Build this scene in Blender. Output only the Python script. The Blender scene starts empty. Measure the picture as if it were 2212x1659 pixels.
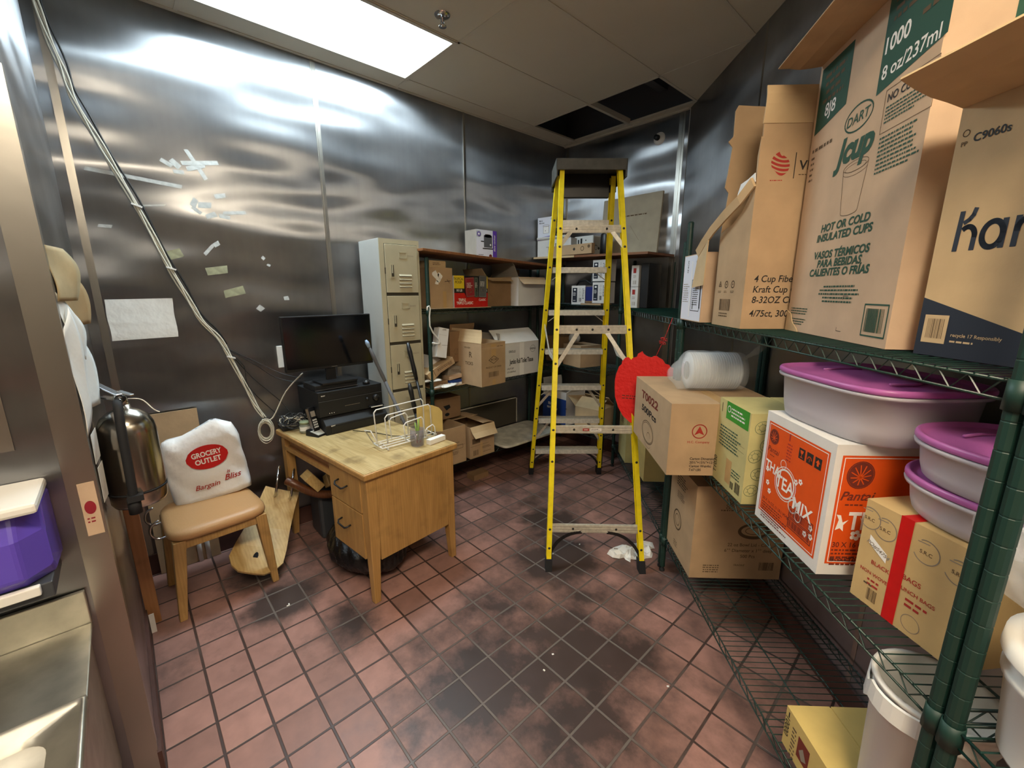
import bpy, math, random
from mathutils import Vector, Matrix
random.seed(7)
PI = math.pi
R2 = math.sqrt(2)
D2R = math.radians
C = bpy.context.scene.collection
SC = bpy.context.scene

# ---------------------------------------------------------------- camera
cam_data = bpy.data.cameras.new('camera')
cam = bpy.data.objects.new('camera', cam_data)
C.objects.link(cam)
PITCH, ROLL, YAW = D2R(12.37), D2R(0.065), D2R(47.257)
cam.location = (0, 0, 1.6)
cam.rotation_euler = (Matrix.Rotation(YAW, 4, 'Z') @ Matrix.Rotation(PI/2 - PITCH, 4, 'X') @ Matrix.Rotation(-ROLL, 4, 'Z')).to_euler()
cam_data.sensor_fit = 'HORIZONTAL'
cam_data.sensor_width = 36.0
cam_data.lens = 36.0 * 911.96 / 2212.0
cam_data.clip_start = 0.02
SC.camera = cam

# ---------------------------------------------------------------- world, exposure
w = bpy.data.worlds.new('world')
SC.world = w
w.use_nodes = True
w.node_tree.nodes['Background'].inputs[0].default_value = (0.9, 0.85, 0.75, 1)
w.node_tree.nodes['Background'].inputs[1].default_value = 0.05
SC.view_settings.view_transform = 'Standard'
SC.view_settings.look = 'None'
SC.view_settings.exposure = 1.18
SC.view_settings.gamma = 1.0
SC.view_settings.use_curve_mapping = False

STORE_LIGHT = 11.0      # emission of the troffer over the desk
KITCHEN_AND_FILL = 10.0     # emission of the kitchen troffer and added fill lights behind the camera
STORE_COL = (0.78, 0.93, 1.0)
FILL_COL = (1.0, 0.90, 0.76)  # colour of the added fill lights
PASS_COL = (1.0, 0.84, 0.62)         # the older warm troffer right over the viewer

# ---------------------------------------------------------------- materials
def hexc(h):
    h = h.lstrip('#')
    v = [int(h[i:i+2], 16)/255 for i in (0, 2, 4)]
    return tuple((c/12.92 if c <= 0.04045 else ((c+0.055)/1.055)**2.4) for c in v) + (1.0,)
MATS = {}
def nn(nt, t, **kw):
    n = nt.nodes.new(t)
    for k, v in kw.items():
        setattr(n, k, v)
    return n
def base_mat(name):
    m = bpy.data.materials.new(name)
    m.use_nodes = True
    nt = m.node_tree
    return m, nt, nt.nodes['Principled BSDF']
def mat(name, col, rough=0.6, metal=0.0, noise=0.0, scale=30.0, stretch=(1, 1, 1), bump=0.0, bscale=None, alpha=1.0, trans=0.0, spec=None, emit=None, estr=0.0, ior=None, coat=0.0):
    if name in MATS:
        return MATS[name]
    m, nt, b = base_mat(name)
    c = hexc(col) if isinstance(col, str) else col
    b.inputs['Base Color'].default_value = c
    b.inputs['Roughness'].default_value = rough
    b.inputs['Metallic'].default_value = metal
    if spec is not None: b.inputs['Specular IOR Level'].default_value = spec
    if alpha < 1: b.inputs['Alpha'].default_value = alpha
    if trans: b.inputs['Transmission Weight'].default_value = trans
    if ior: b.inputs['IOR'].default_value = ior
    if coat: b.inputs['Coat Weight'].default_value = coat
    if emit:
        b.inputs['Emission Color'].default_value = hexc(emit) if isinstance(emit, str) else emit
        b.inputs['Emission Strength'].default_value = estr
    if noise or bump:
        tc = nn(nt, 'ShaderNodeTexCoord'); mp = nn(nt, 'ShaderNodeMapping')
        mp.inputs['Scale'].default_value = stretch
        nt.links.new(tc.outputs['Object'], mp.inputs['Vector'])
        ns = nn(nt, 'ShaderNodeTexNoise'); ns.inputs['Scale'].default_value = scale; ns.inputs['Detail'].default_value = 5
        nt.links.new(mp.outputs[0], ns.inputs['Vector'])
        if noise:
            rp = nn(nt, 'ShaderNodeMapRange')
            rp.inputs['From Min'].default_value = 0.3; rp.inputs['From Max'].default_value = 0.7
            rp.inputs['To Min'].default_value = 1 - noise; rp.inputs['To Max'].default_value = 1 + noise*0.5
            nt.links.new(ns.outputs['Fac'], rp.inputs['Value'])
            mx = nn(nt, 'ShaderNodeVectorMath', operation='SCALE')
            mx.inputs[0].default_value = c[:3]
            nt.links.new(rp.outputs[0], mx.inputs['Scale'])
            nt.links.new(mx.outputs[0], b.inputs['Base Color'])
        if bump:
            n2 = ns
            if bscale:
                n2 = nn(nt, 'ShaderNodeTexNoise'); n2.inputs['Scale'].default_value = bscale; n2.inputs['Detail'].default_value = 3
                nt.links.new(mp.outputs[0], n2.inputs['Vector'])
            bp = nn(nt, 'ShaderNodeBump'); bp.inputs['Strength'].default_value = bump; bp.inputs['Distance'].default_value = 0.01
            nt.links.new(n2.outputs['Fac'], bp.inputs['Height'])
            nt.links.new(bp.outputs[0], b.inputs['Normal'])
    MATS[name] = m
    return m

def card(name, col, noise=0.12):
    return mat(name, col, 0.85, noise=noise, scale=9, bump=0.05, bscale=60)

ANISO_ROT = 0.0
def steel_wall():
    m, nt, b = base_mat('brushed_steel')
    b.inputs['Metallic'].default_value = 1.0
    tc = nn(nt, 'ShaderNodeTexCoord')
    uv = tc.outputs['UV']
    n2 = nn(nt, 'ShaderNodeTexNoise'); n2.inputs['Scale'].default_value = 2.2; n2.inputs['Detail'].default_value = 4
    nt.links.new(uv, n2.inputs['Vector'])
    # vertical drip marks as a faint tone
    mp = nn(nt, 'ShaderNodeMapping'); mp.inputs['Scale'].default_value = (30, 1.2, 1)
    nt.links.new(uv, mp.inputs['Vector'])
    n1 = nn(nt, 'ShaderNodeTexNoise'); n1.inputs['Scale'].default_value = 1.0; n1.inputs['Detail'].default_value = 3
    nt.links.new(mp.outputs[0], n1.inputs['Vector'])
    b.inputs['Roughness'].default_value = 0.30
    cr = nn(nt, 'ShaderNodeValToRGB')
    cr.color_ramp.elements[0].position = 0.3; cr.color_ramp.elements[0].color = hexc('#85878b')
    cr.color_ramp.elements[1].position = 0.72; cr.color_ramp.elements[1].color = hexc('#acaeb1')
    nt.links.new(n2.outputs['Fac'], cr.inputs['Fac'])
    q1 = nn(nt, 'ShaderNodeMapRange'); q1.inputs['From Min'].default_value = .3; q1.inputs['From Max'].default_value = .75; q1.inputs['To Min'].default_value = .98; q1.inputs['To Max'].default_value = 1.04
    nt.links.new(n1.outputs['Fac'], q1.inputs['Value'])
    sv = nn(nt, 'ShaderNodeVectorMath', operation='SCALE'); nt.links.new(cr.outputs[0], sv.inputs[0]); nt.links.new(q1.outputs[0], sv.inputs['Scale'])
    nt.links.new(sv.outputs[0], b.inputs['Base Color'])
    # oil canning: slow waves of the sheet, mostly changing with height
    mp3 = nn(nt, 'ShaderNodeMapping'); mp3.inputs['Scale'].default_value = (0.6, 1.7, 1)
    nt.links.new(uv, mp3.inputs['Vector'])
    n3 = nn(nt, 'ShaderNodeTexNoise'); n3.inputs['Scale'].default_value = 1.7; n3.inputs['Detail'].default_value = 1.0
    nt.links.new(mp3.outputs[0], n3.inputs['Vector'])
    bp = nn(nt, 'ShaderNodeBump'); bp.inputs['Strength'].default_value = 1.0; bp.inputs['Distance'].default_value = 0.05
    nt.links.new(n3.outputs['Fac'], bp.inputs['Height'])
    nt.links.new(bp.outputs[0], b.inputs['Normal'])
    b.inputs['Anisotropic'].default_value = 1.0
    b.inputs['Anisotropic Rotation'].default_value = ANISO_ROT
    tg = nn(nt, 'ShaderNodeTangent'); tg.direction_type = 'UV_MAP'
    nt.links.new(tg.outputs[0], b.inputs['Tangent'])
    # second, broader lobe of the scratched film on the sheet
    b2 = nn(nt, 'ShaderNodeBsdfPrincipled'); b2.inputs['Metallic'].default_value = 1.0; b2.inputs['Roughness'].default_value = 0.46; b2.inputs['Anisotropic'].default_value = 0.6
    nt.links.new(sv.outputs[0], b2.inputs['Base Color']); nt.links.new(tg.outputs[0], b2.inputs['Tangent']); nt.links.new(bp.outputs[0], b2.inputs['Normal'])
    mxs = nn(nt, 'ShaderNodeMixShader'); mxs.inputs[0].default_value = 0.25
    nt.links.new(b.outputs[0], mxs.inputs[1]); nt.links.new(b2.outputs[0], mxs.inputs[2]); nt.links.new(mxs.outputs[0], nt.nodes['Material Output'].inputs['Surface'])
    MATS['brushed_steel'] = m
    return m


def quarry_floor():
    m, nt, b = base_mat('quarry_tile')
    tc = nn(nt, 'ShaderNodeTexCoord')
    mp = nn(nt, 'ShaderNodeMapping')
    mp.inputs['Location'].default_value = (1.398 + 0.1575*40, -0.526 + 0.1575*40, 0)
    nt.links.new(tc.outputs['Object'], mp.inputs['Vector'])
    sp = nn(nt, 'ShaderNodeSeparateXYZ'); nt.links.new(mp.outputs[0], sp.inputs[0])
    def m2(op, a, c=None):
        n = nn(nt, 'ShaderNodeMath', operation=op)
        for i, v in enumerate((a, c)):
            if v is None: continue
            if isinstance(v, (int, float)): n.inputs[i].default_value = v
            else: nt.links.new(v, n.inputs[i])
        return n.outputs[0]
    def edge(ax):
        d = m2('DIVIDE', sp.outputs[ax], 0.1575)
        fr = m2('FRACT', d)
        return m2('ABSOLUTE', m2('SUBTRACT', fr, 0.5)), m2('FLOOR', d)
    # grout centred on the integer lines
    ex, fx = edge(0); ey, fy = edge(1)
    mxv = m2('MAXIMUM', ex, ey)
    mr = nn(nt, 'ShaderNodeMapRange'); mr.interpolation_type = 'SMOOTHSTEP'
    mr.inputs['From Min'].default_value = 0.462; mr.inputs['From Max'].default_value = 0.478
    nt.links.new(mxv, mr.inputs['Value'])
    grout = mr.outputs[0]
    cmb = nn(nt, 'ShaderNodeCombineXYZ'); nt.links.new(fx, cmb.inputs[0]); nt.links.new(fy, cmb.inputs[1])
    wn = nn(nt, 'ShaderNodeTexWhiteNoise'); wn.noise_dimensions = '2D'; nt.links.new(cmb.outputs[0], wn.inputs['Vector'])
    rp = nn(nt, 'ShaderNodeValToRGB')
    rp.color_ramp.elements[0].color = hexc('#84635a'); rp.color_ramp.elements[1].color = hexc('#a27a70')
    nt.links.new(wn.outputs['Value'], rp.inputs['Fac'])
    # mottling inside the tiles
    n1 = nn(nt, 'ShaderNodeTexNoise'); n1.inputs['Scale'].default_value = 14; n1.inputs['Detail'].default_value = 8
    nt.links.new(tc.outputs['Object'], n1.inputs['Vector'])
    mxa = nn(nt, 'ShaderNodeMix', data_type='RGBA', blend_type='OVERLAY'); mxa.inputs[0].default_value = 0.35
    nt.links.new(rp.outputs[0], mxa.inputs[6]); nt.links.new(n1.outputs['Fac'], mxa.inputs[7])
    # walked-in black dirt blobs plus a painted light falloff, broken by noise
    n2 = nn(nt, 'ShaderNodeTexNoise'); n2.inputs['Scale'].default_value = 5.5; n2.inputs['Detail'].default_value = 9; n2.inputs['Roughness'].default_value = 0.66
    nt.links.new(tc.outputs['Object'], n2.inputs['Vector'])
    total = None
    for (x, y, r, k) in DIRT_AND_FALLOFF:
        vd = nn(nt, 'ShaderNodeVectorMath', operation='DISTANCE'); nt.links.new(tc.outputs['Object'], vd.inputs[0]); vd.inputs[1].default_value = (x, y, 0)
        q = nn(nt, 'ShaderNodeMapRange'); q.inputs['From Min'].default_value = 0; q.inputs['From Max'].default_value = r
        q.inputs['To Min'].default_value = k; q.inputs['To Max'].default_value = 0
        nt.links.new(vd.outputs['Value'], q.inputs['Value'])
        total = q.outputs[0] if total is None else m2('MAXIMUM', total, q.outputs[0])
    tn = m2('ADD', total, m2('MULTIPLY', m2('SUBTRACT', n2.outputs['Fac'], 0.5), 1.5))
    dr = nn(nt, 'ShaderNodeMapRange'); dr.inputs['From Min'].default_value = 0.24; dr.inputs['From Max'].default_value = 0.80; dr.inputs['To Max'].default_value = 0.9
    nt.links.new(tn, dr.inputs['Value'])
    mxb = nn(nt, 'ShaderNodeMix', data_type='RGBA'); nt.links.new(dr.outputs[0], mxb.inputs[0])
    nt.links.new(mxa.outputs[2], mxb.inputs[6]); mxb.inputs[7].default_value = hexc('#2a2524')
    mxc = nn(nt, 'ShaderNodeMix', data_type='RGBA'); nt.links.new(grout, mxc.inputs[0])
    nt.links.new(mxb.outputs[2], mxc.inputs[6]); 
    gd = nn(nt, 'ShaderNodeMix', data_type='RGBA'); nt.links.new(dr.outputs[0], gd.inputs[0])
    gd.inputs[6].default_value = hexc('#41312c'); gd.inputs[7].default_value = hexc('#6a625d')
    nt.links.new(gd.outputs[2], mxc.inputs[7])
    nt.links.new(mxc.outputs[2], b.inputs['Base Color'])
    rr = nn(nt, 'ShaderNodeMapRange'); rr.inputs['To Min'].default_value = 0.30; rr.inputs['To Max'].default_value = 0.55
    nt.links.new(n1.outputs['Fac'], rr.inputs['Value']); nt.links.new(rr.outputs[0], b.inputs['Roughness'])
    bp = nn(nt, 'ShaderNodeBump'); bp.inputs['Strength'].default_value = 0.6; bp.inputs['Distance'].default_value = 0.004
    inv = m2('SUBTRACT', 1.0, grout)
    hh = m2('ADD', inv, m2('MULTIPLY', n2.outputs['Fac'], 0.25))
    nt.links.new(hh, bp.inputs['Height']); nt.links.new(bp.outputs[0], b.inputs['Normal'])
    MATS['quarry_tile'] = m
    return m
DIRT_AND_FALLOFF = [(-1.15, 0.95, .62, 1.1), (-0.95, 1.35, .6, 1.15), (-0.75, 1.05, .5, 1.0), (-1.50, 1.75, .5, 1.3), (-1.8, 2.05, .5, 1.1), (-1.4, 1.25, .5, .85),
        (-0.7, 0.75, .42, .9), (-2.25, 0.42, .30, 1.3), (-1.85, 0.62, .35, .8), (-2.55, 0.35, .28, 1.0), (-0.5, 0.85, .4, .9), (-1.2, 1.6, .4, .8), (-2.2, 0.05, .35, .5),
        (-2.1, 2.2, 1.7, .62), (-2.6, .9, 1.0, .62), (-1.0, 2.0, 1.0, .58), (-1.15, .60, .25, .8), (-1.3, .78, .3, .9), (-0.35, 1.6, .8, .5)]  # broad faint entries paint the light falloff over centre and back

def wood(name, c1, c2, axis=0, scale=1.0, rough=0.45, wear=0.0):
    if name in MATS: return MATS[name]
    m, nt, b = base_mat(name)
    tc = nn(nt, 'ShaderNodeTexCoord'); mp = nn(nt, 'ShaderNodeMapping')
    s = [14*scale]*3; s[axis] = 1.6*scale
    mp.inputs['Scale'].default_value = s
    nt.links.new(tc.outputs['Object'], mp.inputs['Vector'])
    ns = nn(nt, 'ShaderNodeTexNoise'); ns.inputs['Scale'].default_value = 1.5; ns.inputs['Detail'].default_value = 4; ns.inputs['Distortion'].default_value = 1.5
    nt.links.new(mp.outputs[0], ns.inputs['Vector'])
    wv = nn(nt, 'ShaderNodeTexWave'); wv.inputs['Scale'].default_value = 2.0; wv.inputs['Distortion'].default_value = 6; wv.inputs['Detail'].default_value = 2
    wv.bands_direction = 'Y' if axis != 1 else 'X'
    nt.links.new(mp.outputs[0], wv.inputs['Vector'])
    mxf = nn(nt, 'ShaderNodeMix', data_type='FLOAT'); mxf.inputs[0].default_value = 0.12
    nt.links.new(ns.outputs['Fac'], mxf.inputs[2]); nt.links.new(wv.outputs['Fac'], mxf.inputs[3])
    cr = nn(nt, 'ShaderNodeValToRGB')
    cr.color_ramp.elements[0].position = 0.3; cr.color_ramp.elements[0].color = hexc(c1)
    cr.color_ramp.elements[1].position = 0.7; cr.color_ramp.elements[1].color = hexc(c2)
    nt.links.new(mxf.outputs[0], cr.inputs['Fac'])
    last = cr.outputs[0]
    if wear:
        n3 = nn(nt, 'ShaderNodeTexNoise'); n3.inputs['Scale'].default_value = 9; n3.inputs['Detail'].default_value = 7
        nt.links.new(tc.outputs['Object'], n3.inputs['Vector'])
        q = nn(nt, 'ShaderNodeMapRange'); q.inputs['From Min'].default_value = .55; q.inputs['From Max'].default_value = .7; q.inputs['To Max'].default_value = wear
        nt.links.new(n3.outputs['Fac'], q.inputs['Value'])
        mx = nn(nt, 'ShaderNodeMix', data_type='RGBA'); nt.links.new(q.outputs[0], mx.inputs[0]); nt.links.new(last, mx.inputs[6]); mx.inputs[7].default_value = hexc('#4d3519')
        last = mx.outputs[2]
    nt.links.new(last, b.inputs['Base Color'])
    b.inputs['Roughness'].default_value = rough
    MATS[name] = m
    return m

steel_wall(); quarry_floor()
mat('ink', '#1c1a18', 0.7); mat('ink_soft', '#5d4a33', 0.8); mat('ink_green', '#1d4a3a', 0.7); mat('ink_red', '#a02a22', 0.7); mat('ink_brown', '#6b2413', .8)
mat('white_print', '#e9e7e2', 0.6); mat('ink_grey', '#8a7f70', .8)
mat('green_wire', '#0e2f29', 0.4, noise=.3, scale=60); mat('post_green', '#103029', 0.5)
mat('chrome', '#c9c9c9', 0.15, 1.0); mat('alu', '#c6c1b3', 0.45, 0.25, noise=.22, scale=50, stretch=(1, 1, 1)); mat('dark_rivet', '#3a3a36', 0.5, .6)
mat('yellow_fibre', '#efd80e', 0.45, noise=.12, scale=22); mat('black_plastic', '#151517', 0.4); mat('black_soft', '#0d0e11', .55); mat('cap_grey', '#44433d', .6, noise=.3, scale=20)
mat('rubber', '#17181c', 0.75); mat('locker_paint', '#b3ab90', 0.5, noise=.08, scale=8); mat('locker_dark', '#3b362b', .7); mat('locker_side', '#b9bab5', 0.45, noise=.06, scale=5)
mat('tape_clear', '#b69462', 0.3); mat('tape_red', '#c01414', 0.35, noise=.1); mat('paper', '#e6e6e2', 0.8, bump=.5, bscale=14); mat('paper_tan', '#bca981', .8, noise=.1); mat('tape_white', '#b9bab6', .6, noise=.2, scale=40)
mat('screen', '#07080c', 0.12, spec=.6); mat('white_plastic', '#dedcd6', .4); mat('grey_plastic', '#55565a', .5)
card('kraft', '#b09472'); card('kraft_light', '#c3a982'); card('kraft_dark', '#87694a'); card('kraft_grey', '#8b8378'); card('kraft_yellow', '#c6ad68'); card('kraft_pink', '#c3a88c'); card('kraft_kari', '#c6aa80')
card('kraft_lime', '#bbb178'); card('carton_white', '#d6d4d0', .06); card('kraft_bags', '#c0a36f'); card('kraft_inner', '#a98a5d'); card('board_grey', '#a9a08c')
mat('navy', '#1b2230', .6); mat('orange', '#d9500f', .55, noise=.06); mat('green_label', '#2e8a24', .6); mat('white_gloss', '#d9dbe6', .5)
mat('tub', '#dedae2', 0.3, alpha=0.58); mat('tub_lid', '#b061a4', 0.35, noise=.1, scale=9); mat('bucket', '#dcdad3', .4); mat('bag_clear', '#e8edf2', 0.15, alpha=0.22, bump=.8, bscale=25); mat('cup_clear', '#dfe6ea', 0.2, alpha=.55)
mat('trash_bag', '#100f10', 0.3, bump=1.0, bscale=22); mat('seat_tan', '#b68c5e', .42, bump=.08, bscale=120); mat('bag_white', '#e2e2e2', .4, bump=.55, bscale=16)
mat('red_flock', '#d3150e', .6, bump=.6, bscale=30); mat('red_string', '#c71a18', .6); mat('dark_fill', '#0b0f14', .9); mat('blue_box', '#1d3f86', .5)
mat('ceil', '#c6bfac', .8, noise=.03, scale=3); mat('ceil_grid', '#c2bba9', .6); mat('kitchen_paint', '#a49b8c', .7); mat('cove', '#4f332c', .5, noise=.2, scale=12)
mat('steel_plain', '#a7a49d', .3, 1.0, bump=.1, bscale=8); mat('steel_sink', '#b5b2a6', .34, .85, noise=.25, scale=12); mat('ext_steel', '#b5aea2', .2, 1.0, bump=.05, bscale=6)
mat('purple_plastic', '#6450c4', .2, alpha=.85); mat('marble', '#cfccbe', .5, noise=.35, scale=12); mat('cable_white', '#cfc9b8', .5); mat('cable_black', '#131313', .5)
mat('glass_jar', '#aeb4a4', .1, alpha=.5); mat('smoke_cup', '#857d80', .1, alpha=.4); mat('plant', '#7f9d4a', .5); mat('pot_green', '#8f9b7a', .5)
wood('desk_top', '#a58a58', '#cbb483', 0, 1.0, .38, .5); wood('desk_wood', '#a17944', '#bb9258', 2, .8, .42, .25); wood('chair_wood', '#a07b47', '#c09a60', 2, .9, .5, .3)
wood('ply', '#b29257', '#cdb078', 0, .7, .5, .25); wood('plank_wood', '#9a6a42', '#b07d52', 2, .6, .5, .3); wood('shelf_board', '#6f4326', '#8a5b36', 0, .6, .5, .2)
wood('brown_arm', '#4b2a17', '#6a3f24', 0, .8, .35, 0)

# ---------------------------------------------------------------- mesh builder
class MB:
    def __init__(s):
        s.v = []; s.f = []; s.m = []; s.sm = []; s.mats = []; s.X = Matrix.Identity(4)
    def mi(s, name):
        if name not in s.mats: s.mats.append(name)
        return s.mats.index(name)
    def add(s, vs, fs, m, smooth=False):
        o = len(s.v); k = s.mi(m)
        s.v += [tuple(s.X @ Vector(p)) for p in vs]
        for f in fs:
            s.f.append([i + o for i in f]); s.m.append(k); s.sm.append(smooth)
        return s
    def box(s, x0, x1, y0, y1, z0, z1, m, X=None):
        vs = [(x0, y0, z0), (x1, y0, z0), (x1, y1, z0), (x0, y1, z0), (x0, y0, z1), (x1, y0, z1), (x1, y1, z1), (x0, y1, z1)]
        if X is not None: vs = [X @ Vector(p) for p in vs]
        return s.add(vs, [(0, 3, 2, 1), (4, 5, 6, 7), (0, 1, 5, 4), (1, 2, 6, 5), (2, 3, 7, 6), (3, 0, 4, 7)], m)
    def rbox(s, x0, x1, y0, y1, z0, z1, m, r=.01, seg=3):
        # box with rounded vertical edges
        pts = []
        for cx, cy, a0 in ((x1-r, y1-r, 0), (x0+r, y1-r, 90), (x0+r, y0+r, 180), (x1-r, y0+r, 270)):
            for i in range(seg+1):
                a = D2R(a0 + 90*i/seg); pts.append((cx + r*math.cos(a), cy + r*math.sin(a)))
        return s.prism(pts, z0, z1, m)
    def prism(s, pts, z0, z1, m, smooth=False):
        n = len(pts)
        vs = [(p[0], p[1], z0) for p in pts] + [(p[0], p[1], z1) for p in pts]
        fs = [tuple(range(n))[::-1], tuple(range(n, 2*n))] + [(i, (i+1) % n, n+(i+1) % n, n+i) for i in range(n)]
        return s.add(vs, fs, m, smooth)
    def loft(s, rings, m, smooth=True, cap=True, closed=True):
        n = len(rings[0]); vs = [p for r in rings for p in r]; fs = []
        for j in range(len(rings)-1):
            for i in range(n if closed else n-1):
                a = j*n+i; b = j*n+(i+1) % n
                fs.append((a, b, b+n, a+n))
        if cap:
            fs.append(tuple(range(n))[::-1]); fs.append(tuple(range((len(rings)-1)*n, len(rings)*n)))
        return s.add(vs, fs, m, smooth)
    def lathe(s, prof, m, n=24, c=(0, 0, 0), smooth=True, cap=False):
        rings = [[(c[0]+r*math.cos(2*PI*i/n), c[1]+r*math.sin(2*PI*i/n), c[2]+z) for i in range(n)] for r, z in prof]
        return s.loft(rings, m, smooth, cap)
    def tube(s, pts, r, m, n=6, closed=False, rs=None):
        pts = [Vector(p) for p in pts]; rings = []; N = len(pts); prev = None
        for i, p in enumerate(pts):
            if closed: d = pts[(i+1) % N] - pts[i-1]
            elif i == 0: d = pts[1]-pts[0]
            elif i == N-1: d = pts[-1]-pts[-2]
            else: d = (pts[i+1]-p).normalized() + (p-pts[i-1]).normalized()
            if d.length < 1e-9: d = Vector((0, 0, 1))
            d.normalize()
            if prev is None:
                a = Vector((0, 0, 1)) if abs(d.z) < .9 else Vector((1, 0, 0))
                u = d.cross(a).normalized()
            else:
                u = (prev - d*prev.dot(d))
                u = u.normalized() if u.length > 1e-6 else d.cross(Vector((0, 0, 1))).normalized()
            prev = u; v = d.cross(u); rr = rs[i] if rs else r
            rings.append([tuple(p + u*rr*math.cos(2*PI*k/n) + v*rr*math.sin(2*PI*k/n)) for k in range(n)])
        if closed: rings.append(rings[0])
        return s.loft(rings, m, n > 4, not closed)
    def beam(s, p0, p1, prof, m, up=(0, 0, 1)):
        # closed profile swept from p0 to p1; profile axes: u (sideways), v (towards up)
        p0 = Vector(p0); p1 = Vector(p1); d = (p1-p0).normalized(); up = Vector(up)
        u = d.cross(up).normalized(); v = u.cross(d)
        return s.loft([[tuple(p + u*a + v*b) for a, b in prof] for p in (p0, p1)], m, False)
    def build(s, name, parent=None, loc=None, rz=0, bevel=0, label=None):
        me = bpy.data.meshes.new(name); me.from_pydata(s.v, [], s.f)
        for k in s.mats: me.materials.append(MATS[k])
        me.polygons.foreach_set('material_index', s.m); me.polygons.foreach_set('use_smooth', s.sm); me.update()
        o = bpy.data.objects.new(name, me); C.objects.link(o)
        if parent: o.parent = parent
        if loc: o.location = loc
        if rz: o.rotation_euler = (0, 0, rz)
        if bevel:
            b = o.modifiers.new('bevel', 'BEVEL'); b.width = bevel; b.segments = 2; b.limit_method = 'ANGLE'; b.angle_limit = D2R(40)
        if label: o['label'] = label
        return o

def thing(name, label, cat, loc=(0, 0, 0), rz=0, group=None):
    o = bpy.data.objects.new(name, None); C.objects.link(o); o.empty_display_size = .05
    o.location = loc; o.rotation_euler = (0, 0, rz); o['label'] = label; o['category'] = cat
    if group: o['group'] = group
    return o
def tag(o, label, cat, group=None, kind=None):
    o['label'] = label; o['category'] = cat
    if group: o['group'] = group
    if kind: o['kind'] = kind
    return o
def struct(o):
    o['kind'] = 'structure'; return o
def st(s, t, z=0):   # wall coordinates of the slanted right wall: s along it towards the camera side, t into it
    return ((s+t)/R2, (t-s)/R2, z)
RZ_A, RZ_C = -PI/4, PI/2


# text ---------------------------------------------------------------
_tc = {}
def text_mesh(t, bold=0.0, shear=0.0, sx=1.0):
    key = (t, bold, shear)
    if key in _tc: return _tc[key]
    cu = bpy.data.curves.new('t', 'FONT'); cu.body = t; cu.size = 1; cu.align_x = 'LEFT'; cu.offset = bold; cu.shear = shear; cu.resolution_u = 3
    ob = bpy.data.objects.new('t', cu); C.objects.link(ob)
    dg = bpy.context.evaluated_depsgraph_get(); dg.update()
    me = bpy.data.meshes.new_from_object(ob.evaluated_get(dg))
    vs = [(v.co.x, v.co.y) for v in me.vertices]; fs = [tuple(p.vertices) for p in me.polygons]
    bpy.data.objects.remove(ob); bpy.data.curves.remove(cu); bpy.data.meshes.remove(me)
    if not vs: vs = [(0, 0)]
    x0 = min(v[0] for v in vs); x1 = max(v[0] for v in vs)
    _tc[key] = ([(v[0]-x0, v[1]) for v in vs], fs, x1-x0)
    return _tc[key]

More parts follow.
